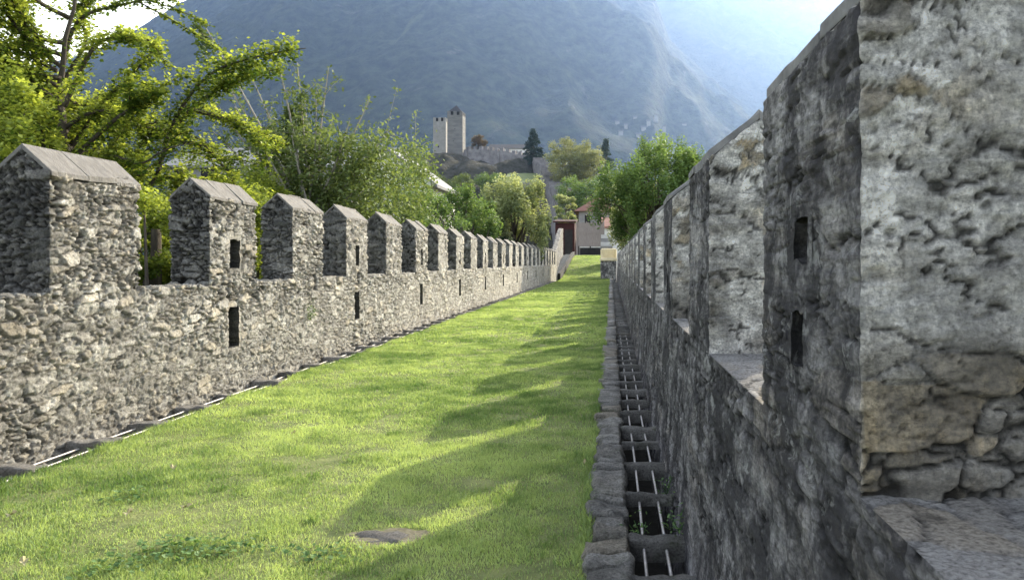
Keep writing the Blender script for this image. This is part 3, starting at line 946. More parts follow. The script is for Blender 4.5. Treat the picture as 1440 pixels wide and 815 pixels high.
def ginkgo():
    r = np.random.default_rng(21)
    D = 13.6
    def W(px, py, dd=0): return P(px, py, D + dd)
    base = W(95, 900); base[2] = -6
    t = thing('ginkgo_tree', 'bright yellow green tree with long arching branches behind the sunlit wall at the left', 'tree', base)
    limbs = []
    axis = [base, W(98, 600), W(105, 350), W(95, 230), W(85, 120), W(110, -60)]
    hand = [([(150, 330), (215, 255), (245, 170), (295, 105), (370, 78), (430, 68)], .0, .17),
            ([(235, 190), (285, 140), (340, 112), (395, 96)], .3, .14),
            ([(255, 150), (310, 165), (345, 175), (362, 195)], .1, .12),
            ([(230, 200), (285, 205), (318, 240), (330, 262)], .2, .14),
            ([(190, 270), (240, 250), (285, 275), (310, 300)], .3, .15),
            ([(95, 215), (150, 140), (195, 95), (222, 62)], .2, .15),
            ([(90, 150), (130, 70), (170, 52), (216, 58)], -.5, .12),
            ([(85, 120), (120, 60), (112, 20), (125, -20)], .6, .12),
            ([(80, 140), (40, 60), (30, 10), (50, -30)], .2, .15),
            ([(85, 110), (110, 30), (180, 5), (260, -10)], .2, .07),
            ([(95, 230), (160, 170), (205, 140), (222, 130)], -.4, .13),
            ([(80, 100), (20, 70), (-40, 60)], .0, .15),
            ([(100, 260), (30, 200), (-40, 170)], -.3, .2),
            ([(100, 300), (170, 240), (210, 190), (240, 185)], .8, .17),
            ([(105, 350), (190, 320), (260, 285), (330, 290), (385, 300)], .9, .2),
            ([(105, 420), (190, 400), (260, 370), (340, 330)], 1.0, .22),
            ([(110, 480), (180, 450), (230, 400)], .2, .22)]
    for pl, dd, th in hand:
        limbs.append((spline([W(a, b, dd + .25 * i * (1 if dd > 0 else -1) * .4) for i, (a, b) in enumerate(pl)], 26), th))
    for k in range(60):
        f = r.uniform(.40, .95)
        A = spline(axis, 60)[int(f * 59)]
        a = r.uniform(0, 2 * math.pi); L = r.uniform(1.3, 2.9) * (1.2 - .45 * f)
        dv = np.array([math.cos(a), math.sin(a), 0])
        p = [A, A + dv * L * .4 + [0, 0, L * r.uniform(-.05, .30)], A + dv * L * .8 + [0, 0, L * r.uniform(.0, .5)], A + dv * L + [0, 0, L * r.uniform(-.15, .5)]]
        limbs.append((spline(p, 18), r.uniform(.10, .18)))
    mb = MB()
    mb.tube(spline(axis, 24) + r.normal(0, .05, (24, 3)) * np.linspace(0, 1, 24)[:, None], np.linspace(.20, .012, 24), 9)
    pts, tone = [], []
    for li, (q, th) in enumerate(limbs):
        if li >= len(hand):
            ex, ez = q[-1][0] / q[-1][1] * F + 860, 367 - (q[-1][2] - EYE) / q[-1][1] * F
            if (ex > 235 and ez < 250) or (ex > 130 and ez < 120): continue
        mb.tube(q, np.linspace(.045, .008, len(q)), 5)
        subs = [(q, th)]
        for k in range(4):
            i = r.integers(len(q) // 4, len(q) - 2)
            dv = q[min(i + 2, len(q) - 1)] - q[i]; dv /= max(np.linalg.norm(dv), 1e-6)
            dv = dv + r.normal(0, .55, 3); dv[2] -= .15
            Ls = r.uniform(.35, .9)
            s = spline([q[i], q[i] + dv * Ls * .5 + [0, 0, .05], q[i] + dv * Ls], 8)
            if s[:, 0].max() > -5.5: continue
            mb.tube(s, np.linspace(.014, .004, 8), 4)
            subs.append((s, th * .75))
        for s, w in subs:
            Ltot = np.linalg.norm(np.diff(s, axis=0), axis=1).sum()
            n = int(Ltot * 470 * (w / .15))
            u = r.uniform(.12, 1, n) * (len(s) - 1)
            i = np.minimum(u.astype(int), len(s) - 2); f = (u - i)[:, None]
            # short spurs: leaves sit in small tufts along the branch
            tuft = np.round(u * 5) / 5
            it = np.minimum(tuft.astype(int), len(s) - 2); ft = (tuft - it)[:, None]
            c = s[it] * (1 - ft) + s[it + 1] * ft
            off = r.normal(0, 1, (n, 3)) * w * .66
            if li >= len(hand):
                sx = c[:, 0] / c[:, 1] * F + 860; sy = 367 - (c[:, 2] - EYE) / c[:, 1] * F
                kk = ~((sx > 205) & (sy < 235)) & ~((sy < 60) & (sx > 40) & (r.uniform(0, 1, n) < .6)) & ~((sx > 120) & (sy < 130))
                c = c[kk]; off = off[kk]; n = len(c)
            pts.append(c + off)
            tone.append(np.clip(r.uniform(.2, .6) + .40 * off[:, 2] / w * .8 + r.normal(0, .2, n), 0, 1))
    pts = np.concatenate(pts); tone = np.concatenate(tone)
    ok = pts[:, 0] < -5.36
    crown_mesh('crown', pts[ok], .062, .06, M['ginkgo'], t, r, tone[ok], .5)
    mb.build('trunk', M['bark'], t, True)


ginkgo()


def whip_tree():
    r = np.random.default_rng(33)
    D = 19.5
    def W(px, py, dd=0): return P(px, py, D + dd)
    base = W(440, 650); base[2] = -6
    t = thing('slender_tree', 'loose dusty green tree with thin upright bare stems beside the yellow green tree', 'tree', base)
    mb = MB()
    mb.tube([base, W(440, 420), W(437, 330)], [.16, .11, .07], 7)
    tips = [(290, 40), (302, 92), (330, 150), (352, 105), (388, 72), (418, 88), (428, 130), (462, 95), (468, 165), (492, 170), (520, 140), (505, 215), (548, 182), (575, 235), (300, 185), (600, 200),
            (270, 110), (375, 160), (445, 140), (410, 190), (350, 200), (530, 240)]
    pts, tone = [], []
    for (a, b) in tips:
        dd = max(r.uniform(-1, 1.2), 5.75 * F / (860 - a) - 19.5)
        s = spline([W(438 + r.uniform(-25, 25), 335, dd * .2), W(438 + (a - 438) * .45, 335 + (b - 335) * .5, dd * .7), W(a, b, dd)], 26)
        mb.tube(s, np.linspace(.045, .012, 26), 5)
        for k in range(10):
            i = r.integers(4, 24)
            e = s[i] + r.normal(0, .30, 3) + np.array([0, 0, .22])
            mb.tube([s[i], (s[i] + e) / 2 + [0, 0, .03], e], [.009, .006, .003], 4)
            n = r.integers(10, 26) + int(34 * (1 - i / 26))
            u = r.uniform(.2, 1.1, (n, 1))
            pts.append(s[i] + (e - s[i]) * u + r.normal(0, .08, (n, 3)))
            tone.append(r.uniform(0, 1, n))
        n = 45
        i = r.integers(14, 26, n)
        keep = r.uniform(0, 1, n) < .8
        pts.append((s[i] + r.normal(0, .06, (n, 3)))[keep]); tone.append(r.uniform(0, .7, keep.sum()))
    # dark ivy-like dense shoots
    for (a, b, c2, d2) in [(277, 32, 300, 92), (405, 200, 430, 130), (408, 150, 395, 215), (425, 240, 405, 300)]:
        n = 420
        u = r.uniform(0, 1, (n, 1))
        pts.append(W(a, b) * (1 - u) + W(c2, d2) * u + r.normal(0, .10, (n, 3)) * (0.6 + u)); tone.append(r.uniform(0, .35, n))
    for k in range(170):
        px = r.uniform(345, 600); py = r.uniform(195, 330)
        n = r.integers(50, 130)
        pts.append(W(px, py, max(r.uniform(-.5, 1.5), 6.0 * F / (860 - px) - 19.5)) + r.normal(0, .24, (n, 3))); tone.append(np.clip(r.normal(.5, .25, n), 0, 1))
    pts = np.concatenate(pts); tone = np.concatenate(tone)
    ok = pts[:, 0] < -5.36
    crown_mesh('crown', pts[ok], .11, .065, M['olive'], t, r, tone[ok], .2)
    mb.build('trunk', M['paleb'], t, True)


whip_tree()


def shrub_px(px, py_top, py_bot, w, d, n, L, mat, seed, label, name='shrub', cat='shrub', ground=-6.0, **kw):
    c = P(px, py_top, d); h = c[2] - ground; zl = P(px, py_bot, d)[2] - ground
    return broad(name, label, (c[0], d, ground), h, w / F * d, zl, n, L, mat, seed, cat=cat, **kw)


shrub_px(215, 250, 430, 75, 11.2, 15000, .06, M['ginkgo'], 41, 'yellow green shrub seen through the gap after the first merlon', nclump=40)
shrub_px(300, 205, 420, 95, 15.5, 22000, .07, M['hedge'], 42, 'yellow green bush behind the second and third merlons', nclump=60)
shrub_px(375, 225, 420, 80, 18.0, 16000, .08, M['hedge'], 43, 'dense green bush behind the third merlon, in front of the slender tree', nclump=50)
shrub_px(460, 228, 400, 85, 24.0, 18000, .09, M['olive'], 44, 'dusty green bush below the long pale roof', nclump=50)
shrub_px(545, 215, 380, 70, 29.0, 18000, .10, M['green'], 45, 'green bush in front of the white gabled house', nclump=50)
shrub_px(500, 265, 380, 60, 25.0, 11000, .09, M['hedge'], 46, 'low light green bush behind the fifth merlon', nclump=36)
shrub_px(605, 262, 380, 55, 36, 8000, .12, M['green'], 47, 'mid green bush in the row left of the two toned tree', nclump=40)
shrub_px(648, 254, 380, 62, 44, 14000, .15, M['green'], 48, 'feathery green tree left of the pale two toned tree', 'leafy_tree', 'tree', nclump=46, spike=.3)
shrub_px(724, 250, 380, 66, 52, 30000, .17, M['pale'], 49, 'pale silvery green round tree above the far merlons', 'leafy_tree', 'tree', nclump=70, spike=.5)
shrub_px(505, 214, 380, 55, 46, 16000, .13, M['olive'], 54, 'tall dusty bush in front of the left half of the white gabled house', nclump=60)
shrub_px(588, 246, 380, 40, 50, 9000, .14, M['green'], 55, 'green bush hiding the wall of the white gabled house', nclump=40)
shrub_px(690, 275, 380, 38, 50.5, 5000, .16, M['conifer'], 50, 'dark shaded bush between the feathery tree and the pale round tree', nclump=30)
broad('leafy_tree', 'round dark green tree rising behind the shaded wall', (3.6, 60, -5), 16.7, 5.3, 6.9, 38000, .22, M['green'], 52, nclump=130, spike=.45, sig=.13)
broad('leafy_tree', 'smaller light green tree just left of the round dark tree beyond the shaded wall', (2.4, 68, -5), 14.2, 3.0, 6.6, 15000, .22, M['pale'], 53, nclump=60, spike=.4)

# ------------------------------------------------------------------ valley floor, castle hill, mountains
mb = MB(); mb.add([(-6000, -400, -6.0), (6000, -400, -6.0), (6000, 8000, -6.0), (-6000, 8000, -6.0)], [(0, 1, 2, 3)])
M['valley'] = m_noise('valley grass', (.05, .075, .03), (.11, .13, .06), .02, 1, .2, 1, .1)
tag(mb.build('ground', M['valley']), kind='structure')


def interp(pts, x):
    xs, ys = zip(*pts)
    return np.interp(x, xs, ys)


def m_mountain(name, forest_d, forest_l, rock, meadow, sc):
    t = NT(name)
    p = t.pos()
    c = t.mix(t.ramp(t.noise(p, sc, 8, .7), [(.35, 0), (.65, 1)]), forest_d, forest_l)
    c = t.mix(t.ramp(t.noise(p, sc * .16, 5, .6, .5), [(.60, 0), (.72, .8)]), c, meadow)
    c = t.mix(t.ramp(t.noise(p, sc * .3, 6, .7, .5), [(.62, 0), (.70, .7)]), c, rock)
    return t.done(c, 1.0, t.bump(t.noise(p, sc * 1.6, 6, .75), 1.0, 14), .1)


M['forest'] = m_mountain('forest slope', (.003, .009, .011), (.045, .064, .042), (.11, .11, .10), (.085, .105, .055), .055)
M['forest_far'] = m_mountain('far forest slope', (.02, .03, .03), (.05, .06, .05), (.1, .1, .1), (.07, .08, .06), .03)
M['hill'] = m_mountain('castle rock', (.075, .08, .06), (.19, .185, .165), (.27, .26, .25), (.07, .10, .035), .35)


def range_(name, sky, yf, yr, x0, x1, step, mat, seed, amp, foot=-6.0, power=1.0, back=600):
    xs = np.arange(x0, x1 + 1, step); ys = np.arange(yf, yr + back, step)
    X, Y = np.meshgrid(xs, ys, indexing='ij')
    px = X / np.minimum(Y, yr) * F + 860
    top = EYE + (367 - interp(sky, px)) / F * yr
    u = np.clip((Y - yf) / (yr - yf), 0, 1) ** power
    dn = np.clip((Y - yr) / back, 0, 1)
    p = np.stack([X.ravel(), Y.ravel(), np.zeros(X.size)], -1)
    ridge = (1 - np.abs(fbm(p, 1 / 420, 4, seed))).reshape(X.shape) * 2 - 1.6
    ridge2 = (.5 - np.abs(fbm(p * np.array([1, .45, 1]), 1 / 130, 3, seed + 9))).reshape(X.shape)
    fine = fbm(p, 1 / 17, 3, seed + 20).reshape(X.shape)
    env = np.clip(u * 3, 0, 1) * np.clip((1 - u) * 3 + .25, 0, 1)
    Z = foot + (top - foot) * u * (1 - .5 * dn) + env * (ridge * amp + ridge2 * amp * .55) + fine * 9 * np.clip(u * 6, 0, 1)
    o = mesh(name, np.stack([X, Y, Z], -1).reshape(-1, 3), grid_faces(*X.shape), mat)
    tag(o, kind='structure')
    return xs, ys, Z


MX, MY, MZ = range_('mountain', [(-900, 330), (-300, 200), (0, 118), (135, 66), (200, 38), (275, 0), (400, -70), (600, -130), (800, -80), (920, 0), (942, 60), (1000, 118), (1060, 168), (1150, 225), (1300, 290), (1700, 366)],
       760, 1900, -3000, 1100, 8, M['forest'], 61, 95)
range_('far_mountain', [(-200, 200), (500, 60), (800, -20), (950, -60), (1060, -50), (1200, -15), (1310, 0), (1450, 10), (1700, 60), (2400, 160)],
       1900, 2900, -1500, 3400, 18, M['forest_far'], 71, 130)

# castle hill: rocky spur the castle stands on
DH = 300.0
xs = np.arange(-150, 90, 1.6); ys = np.arange(150, 400, 1.6)
X, Y = np.meshgrid(xs, ys, indexing='ij')
px = X / DH * F + 860
top = EYE + (367 - interp([(300, 372), (480, 320), (560, 272), (600, 238), (625, 225), (655, 226), (672, 232), (700, 234), (755, 240), (790, 266), (850, 285), (920, 320), (1040, 372)], px)) / F * DH
u = smooth(165, 292, Y) * (1 - smooth(330, 395, Y))
p = np.stack([X.ravel(), Y.ravel(), np.zeros(X.size)], -1)
Z = -6 + (top + 6) * u + (fbm(p, 1 / 12, 5, 81).reshape(X.shape) * 8 + (.5 - np.abs(fbm(p, 1 / 9, 3, 83))).reshape(X.shape) * 3 - 1) * np.clip(u * 3, 0, 1) * (1 - .5 * smooth(.9, 1, u))
HX, HY, HZ = xs, ys, Z
tag(mesh('castle_hill', np.stack([X, Y, Z], -1).reshape(-1, 3), grid_faces(*X.shape), M['hill']), kind='structure')


def hill_z(x, y):
    i = int(np.clip(np.searchsorted(HX, x), 1, len(HX) - 1)); j = int(np.clip(np.searchsorted(HY, y), 1, len(HY) - 1))
    return float(HZ[i, j])


def tower(label, px0, px1, py_top, py_base, d, wall_mat, roof, seed):
    a, b = P(px0, py_top, d), P(px1, py_base, d)
    w = b[0] - a[0]; cx = (a[0] + b[0]) / 2; zt = a[2]; zb = b[2] - 6
    t = thing('castle_tower', label, 'tower', (cx, d + w / 2, zb))
    mb = MB(); mb.box(cx - w / 2, cx + w / 2, d, d + w, zb, zt - 1.3)
    mb.build('tower_wall', wall_mat, t)
    k = 3; seg = w / (2 * k - 1)
    bl = []
    for i in range(k):
        for yy in (d, d + w - .6):
            bl.append((cx - w / 2 + 2 * i * seg, cx - w / 2 + (2 * i + 1) * seg, yy, yy + .6))
        if 0 < i < k - 1:
            for xx in (cx - w / 2, cx + w / 2 - .6):
                bl.append((xx, xx + .6, d + 2 * i * seg, d + (2 * i + 1) * seg))
    for q in bl:
        mb = MB(); mb.box(*q, zt - 1.3, zt + .2); mb.build('merlon', wall_mat, t)
    mb = MB()
    e = .15 if roof < 1 else .3
    mb.add([(cx - w / 2 + e, d + e, zt + .1), (cx + w / 2 - e, d + e, zt + .1), (cx + w / 2 - e, d + w - e, zt + .1), (cx - w / 2 + e, d + w - e, zt + .1), (cx, d + w / 2, zt + roof)],
           [(0, 1, 4), (1, 2, 4), (2, 3, 4), (3, 0, 4), (3, 2, 1, 0)])
    mb.build('roof', M['slate'], t)
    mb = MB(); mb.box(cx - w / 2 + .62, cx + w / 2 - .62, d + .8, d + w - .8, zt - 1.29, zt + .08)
    mb.build('shade_block', M['dark'], t)  # solid dark block painted as the shade between merlons and roof
    for (fx, fz, s) in ([(.42, .72, .5)] if roof < 1 else [(.5, .35, .22), (.4, .6, .22)]):
        mb = MB(); X0 = cx - w / 2 + fx * w; Z0 = zt + fz * (b[2] - zt)
        mb.box(X0 - s / 2, X0 + s / 2, d - .06, d + .3, Z0 - s * .7, Z0 + s * .7)
        mb.build('window', M['dark'], t)


tower('slimmer pale square castle tower, the left one of the pair on the hill', 609, 627, 166, 222, 306, M['tower_pale'], .6, 1)
tower('taller grey square castle tower with a pointed slate roof', 629, 650.5, 157, 226, 296, M['tower_grey'], 3.0, 2)

# castle hall
t = thing('castle_hall', 'long white castle hall with a dark slate roof beside the conifer', 'building', P(712, 225, 330))
a, b = P(688, 209, 330), P(742, 224, 330)
mb = MB(); mb.box(a[0], b[0], 330, 340, b[2] - 6, a[2]); mb.build('wall', M['white'], t)
mb = MB(); e = P(0, 202.5, 330)[2]
mb.add([(a[0] - .6, 329.2, a[2]), (b[0] + .6, 329.2, a[2]), (b[0] + .6, 340.8, a[2]), (a[0] - .6, 340.8, a[2]), (a[0] - .6, 335, e + .6), (b[0] + .6, 335, e + .6)],
       [(0, 1, 5, 4), (2, 3, 4, 5), (1, 2, 5), (3, 0, 4), (3, 2, 1, 0)])
mb.build('roof', M['slate'], t)
for k in range(9):
    x = a[0] + 1 + k * (b[0] - a[0] - 2) / 8
    mb = MB(); mb.box(x - .28, x + .28, 329.93, 330.2, a[2] - 2.2, a[2] - .9); mb.build('window', M['dark'], t)


def ragged_wall(name, label, pts, th, mat, hgt, base, seed, cren=2.2, cat='wall', drop=0):
    """wall along a polyline of (x,y,ztop); crenellated, roughened"""
    r = np.random.default_rng(seed)
    t = thing(name, label, cat, (pts[0][0], pts[0][1], pts[0][2] - hgt))
    mb = MB(); mc = MB()
    for (a, b) in zip(pts[:-1], pts[1:]):
        a = np.array(a); b = np.array(b)
        L = np.linalg.norm((b - a)[:2]); n = max(1, int(L / cren))
        nrm = np.array([-(b - a)[1], (b - a)[0], 0]) / max(L, 1e-6) * th / 2
        for k in range(n):
            p = a + (b - a) * k / n; q = a + (b - a) * (k + 1) / n
            zt = (p[2] + q[2]) / 2 + r.uniform(-.2, .2)
            V = []
            for z0 in (-1, 1):
                for s, w in ((p, -1), (q, -1), (q, 1), (p, 1)):
                    v = s + nrm * w
                    V.append((v[0], v[1], zt if z0 > 0 else min(s[2] - hgt, zt - .5)))
            mb.hexa(V)
            q2 = a + (b - a) * (k + .55) / n
            V = []
            for z0 in (-1, 1):
                for s, w in ((p, -1), (q2, -1), (q2, 1), (p, 1)):
                    v = s + nrm * w * .9
                    V.append((v[0], v[1], zt + 1.3 if z0 > 0 else zt - .1))
            mc.hexa(V)
    mb.build('wall_body', mat, t)
    mc.build('battlement', mat, t)


ragged_wall('castle_wall', 'grey castle curtain wall running from the towers to the conifer', [P(652, 221, 298), P(660, 210, 292), P(690, 211, 288), P(704, 213, 286), P(738, 219, 284), P(758, 226, 280)], 1.6, M['castle'], 12, 0, 5)
ragged_wall('castle_wall', 'steep grey wall stepping down the slope from the conifer towards the red roofed house', [P(757, 226, 275), P(765, 234, 262), P(774, 250, 245), P(783, 268, 225), P(792, 286, 205)], 4.4, M['castle'], 26, 0, 6, cren=3.0)
ragged_wall('castle_wall', 'low broken wall below the grey tower on the rock', [P(600, 240, 285), P(622, 228, 288), P(655, 232, 284), P(690, 238, 280)], 1.4, M['castle'], 8, 0, 8, cren=2.6)
# green terrace under the wall
V = [P(714, 246, 262), P(756, 246, 264), P(760, 261, 238), P(706, 262, 236)]
G = np.array([[V[0] * (1 - u) * (1 - v) + V[1] * u * (1 - v) + V[2] * u * v + V[3] * (1 - u) * v for v in np.linspace(0, 1, 10)] for u in np.linspace(0, 1, 10)])
G[:, :, 2] += .6
M['terrace'] = m_noise('terrace grass', (.10, .13, .05), (.16, .19, .08), .3, 1, .3, 3, .1)
o = mesh('castle_lawn', G.reshape(-1, 3), grid_faces(10, 10), M['terrace']); tag(o, kind='structure')
ragged_wall('castle_wall', 'dark retaining wall under the green castle terrace', [P(705, 263, 234), P(733, 263, 234), P(760, 262, 236)], 1.2, M['castle'], 16, 0, 9, cren=5)

conifer('dark pointed conifer standing beside the castle hall', tuple(P(750, 236, 278)), 14.2, 6.2, M['conifer'], 91, 12000, .6)
conifer('blue grey conifer half hidden behind the yellowing tree', tuple(P(852, 275, 262)), 19.5, 5.6, M['bluegreen'], 92, 9000, .65)
broad('leafy_tree', 'large yellowing tree with pale branches below the castle', tuple(P(806, 285, 236)), 20.8, 11.4, 4.0, 22000, .50, M['yellow'], 93, nclump=170, sig=.09, core=.25, bark='paleb')
broad('leafy_tree', 'small russet round tree on the castle rock right of the grey tower', tuple(P(673, 222, 292)), 9.6, 3.7, 2.2, 4500, .45, M['russet'], 94, nclump=34)
for i, (px_, py_, w_, h_, d_, mk, lab) in enumerate([
    (812, 296, 26, 52, 215, 'green', 'dark green bush under the middle of the yellowing tree'),
    (800, 300, 26, 54, 190, 'green', 'green bush under the left side of the yellowing tree'),
    (832, 298, 26, 54, 195, 'green', 'bush under the right side of the yellowing tree'),
    (796, 316, 20, 44, 160, 'pale', 'light green bush just left of the red tiled roof'),
    (856, 300, 30, 45, 210, 'pale', 'pale bush behind the red tiled roof'),
    (618, 275, 22, 30, 240, 'olive', 'olive bush at the foot of the pale tower rock'),
    (650, 275, 24, 30, 235, 'olive', 'olive bush at the foot of the grey tower rock'),
    (690, 272, 24, 32, 230, 'green', 'bush left of the green castle terrace'),
    (575, 260, 35, 45, 250, 'green', 'dark tree mass between the white house and the castle rock'),
    (880, 290, 40, 60, 230, 'green', 'green tree mass far behind the shaded wall'),
    (510, 250, 50, 60, 270, 'olive', 'grey green tree on the slope above the long pale roof')]):
    b_ = P(px_, py_, d_); k_ = d_ / F
    b_[2] -= 3
    broad('shrub', lab, tuple(b_), h_ * k_ + 3, w_ * k_, 2.2, 4200, .012 * w_ * k_ + .35, M[mk], 200 + i, cat='shrub', nclump=34, group='bushes on the castle slope')

# ------------------------------------------------------------------ houses near the wall
def gable_house(name, label, x0, x1, y0, y1, zb, ze, zr, wm, rm_, axis='x', wins=(), over=.5, chim=None, cat='house', group=None, front='door'):
    t = thing(name, label, cat, ((x0 + x1) / 2, (y0 + y1) / 2, zb), group)
    mb = MB()
    if axis == 'x':
        ym = (y0 + y1) / 2
        V = [(x0, y0, zb), (x1, y0, zb), (x1, y1, zb), (x0, y1, zb), (x0, y0, ze), (x1, y0, ze), (x1, y1, ze), (x0, y1, ze), (x0, ym, zr - .1), (x1, ym, zr - .1)]
        mb.add(V, [(0, 1, 5, 4), (1, 2, 6, 9, 5), (2, 3, 7, 6), (3, 0, 4, 8, 7)])
    else:
        xm = (x0 + x1) / 2
        V = [(x0, y0, zb), (x1, y0, zb), (x1, y1, zb), (x0, y1, zb), (x0, y0, ze), (x1, y0, ze), (x1, y1, ze), (x0, y1, ze), (xm, y0, zr - .1), (xm, y1, zr - .1)]
        mb.add(V, [(0, 1, 5, 8, 4), (1, 2, 6, 5), (2, 3, 7, 9, 6), (3, 0, 4, 7)])
    mb.build('wall', wm, t)
    mb = MB(); th = .25
    for s in (-1, 1):
        if axis == 'x':
            ym = (y0 + y1) / 2; ye = y0 - over if s < 0 else y1 + over
            dz = (zr - ze) / (y1 - y0) * 2 * over
            A = [(x0 - over, ye, ze - dz), (x1 + over, ye, ze - dz), (x1 + over, ym, zr), (x0 - over, ym, zr)]
        else:
            xm = (x0 + x1) / 2; xe = x0 - over if s < 0 else x1 + over
            dz = (zr - ze) / (x1 - x0) * 2 * over
            A = [(xe, y0 - over, ze - dz), (xe, y1 + over, ze - dz), (xm, y1 + over, zr), (xm, y0 - over, zr)]
        mb.hexa(A + [(a, b, c + th) for a, b, c in A])
    rf = mb.build('roof', rm_, t)
    if chim:
        mb = MB(); cx, cy, cz = chim
        mb.box(cx - .35, cx + .35, cy - .35, cy + .35, zr - 1.2, cz); mb.build('chimney', wm, rf)
    for (wx, wz, ww, wh) in wins:
        mb = MB(); mb.box(wx - ww / 2, wx + ww / 2, y0 - .05, y0 + .15, wz - wh / 2, wz + wh / 2); mb.build('window', M['dark'], t)
    return t


a, b = P(235, 222, 78), P(535, 236, 78)
gable_house('long_building', 'long low building with a pale metal roof seen through the tree branches', a[0], b[0], 78, 92, -6, P(0, 234, 78)[2], P(0, 211, 85)[2], M['greywall'], M['metalroof'], 'x',
            [(a[0] + 1.5 + k * 2.6, P(0, 246, 78)[2], 1.3, 1.2) for k in range(8)], cat='building')
a, b = P(478, 300, 66), P(606, 262, 66)
gable_house('white_house', 'white rendered house with a pale pitched roof behind the bushes', a[0], b[0], 66, 76, -6, P(0, 256, 66)[2], P(0, 209, 66)[2], M['white'], M['metalroof'], 'y',
            [(P(590, 0, 66)[0], P(0, 285, 66)[2], .9, 1.3), (P(566, 0, 66)[0], P(0, 285, 66)[2], .9, 1.3)], .7)

# end of the walk ---------------------------------------------------
DE = 96.0
# upper left wall climbing beside the ramp
t = thing('stone_wall', 'plain grey stone wall climbing steeply at the far end of the lawn', 'wall', (-5.2, 67.4, 0))
ys = np.linspace(YL1 + .06, 93, 90); top = 2.45 + smooth(68, 94, ys) * 3.1
ks = np.linspace(0, 1, 40)
Gi = np.stack([np.stack([np.full(40, -5.0 - .9 * (y - 67) / 27), np.full(40, y), -.4 + (tp + .4) * ks], -1) for y, tp in zip(ys, top)])
Go = Gi.copy(); Go[:, :, 0] -= .5
Gt = np.stack([Gi[:, -1], Go[:, -1]], 1)
Gt = np.stack([Gi[:, -1] * (1 - k) + Go[:, -1] * k for k in np.linspace(0, 1, 5)], 1)
Ge = np.stack([Gi[0] * (1 - k) + Go[0] * k for k in np.linspace(0, 1, 5)], 1)
Gf = np.stack([Gi[-1] * (1 - k) + Go[-1] * k for k in np.linspace(0, 1, 5)], 1)
displaced('wall_body', [(Gi, (1, 0, 0), 0), (Go, (-1, 0, 0), 0), (Gt, (0, 0, 1), 0), (Ge, (0, -1, 0), 0), (Gf, (0, 1, 0), 0)], 'left', [M['left_end']], t)
# stair between that wall and the grass
t = thing('stone_stair', 'straight stone stair with a side wall painted shade-dark climbing beside the far grass ramp', 'stair', (-4.7, 70, 0))
mb = MB(); n = 16
for k in range(n):
    y0 = 68 + k * 26 / n
    mb.box(-5.5, -4.75, y0, y0 + 26 / n - .004, -.3, float(lawn_z(np.array(y0 + 1.6))) + .12)
mb.build('steps', M['concrete'], t)
mb = MB()
for k in range(26):
    y0 = 67.5 + k; y1 = y0 + 1
    z0, z1 = float(lawn_z(np.array(y0))), float(lawn_z(np.array(y1)))
    mb.hexa([(-4.74, y0, -.4), (-4.5, y0, -.4), (-4.5, y1, -.4), (-4.74, y1, -.4), (-4.74, y0, z0 + .45), (-4.5, y0, z0 + .45), (-4.5, y1, z1 + .45), (-4.74, y1, z1 + .45)])
mb.build('side_wall', M['dark'], t)  # near black colour carries the shadow on the side of the stair
# pier with tan cap at the right end
t = thing('stone_pier', 'squat stone pier with a tan cap coloured as if sunlit where the shaded wall ends', 'pier', (-.3, 68, 0))
V, Fc = rough_box(-.95, .42, 67.5, 70.5, -.5, 1.62, np.random.default_rng(3), .15, .05, .03)
mesh('pier_body', V, Fc, M['right'], t, col=np.stack([np.full(len(V), .5), np.zeros(len(V)), np.full(len(V), .3)], -1))
V, Fc = rough_box(-1.05, .5, 67.35, 72.5, 1.63, 1.85, np.random.default_rng(4), .15, .05, .05)
mesh('cap', V, Fc, M['tan'], t)
V, Fc = rough_box(-1.0, .45, 70.6, 72.4, 1.86, 2.75, np.random.default_rng(5), .15, .05, .05)
mesh('upper_block', V, Fc, M['tan'], t)
# stepped blocks behind the pier
t = thing('stone_steps', 'stack of grey stepped blocks behind the tan capped pier', 'steps', (-.6, 78, 0))
for k in range(4):
    mb = MB(); mb.box(-1.1, .1, 76 + k * 1.4, 77.35 + k * 1.4, -.5, 3.1 + k * .42); mb.build('step', M['concrete'] if k % 2 else M['greywall'], t)
# pale path slab at the top
mb = MB(); mb.box(-7.2, -.9, DE + .02, DE + 9, 1.0, 2.36)
tag(mb.build('path', M['concrete']), kind='structure')
# dark parapet bench
t = thing('low_parapet', 'dark low parapet with a pale top rail across the end of the grass', 'parapet', (-2.6, 97.5, 2.36))
mb = MB(); mb.box(-4.0, -1.35, 97.4, 97.7, 2.36, 3.3); mb.build('panel', M['dark'], t)
mb = MB(); mb.box(-4.1, -1.25, 97.3, 97.8, 3.302, 3.42); mb.build('rail', M['concrete'], t)
for x in (-4.15, -2.7, -1.2):
    mb = MB(); mb.box(x - .08, x + .08, 97.25, 97.36, 2.36, 3.5); mb.build('post', M['dark'], t)
# timber fence
t = thing('timber_fence', 'tall weathered brown board fence at the end of the walk', 'fence', (-2.8, 103, 2.36))
a, b = P(811, 343, 103), P(849, 313, 103)
mb = MB()
nb = 18
for k in range(nb):
    x0 = a[0] + (b[0] - a[0]) * k / nb
    mb.box(x0 + .01, x0 + (b[0] - a[0]) / nb - .01, 103, 103.05, 2.3, b[2] + .05 * math.sin(k * 2.1))
mb.build('board_panel', M['timber'], t)
for f in (0, .36, .63, .84, 1):
    mb = MB(); x = a[0] + (b[0] - a[0]) * f; mb.box(x - .07, x + .07, 102.9, 102.99, 2.3, b[2] + .15); mb.build('post', M['timber'], t)
mb = MB(); mb.box(a[0], b[0], 102.93, 102.985, P(0, 328, 103)[2] - .06, P(0, 328, 103)[2] + .06); mb.build('rail', M['timber'], t)
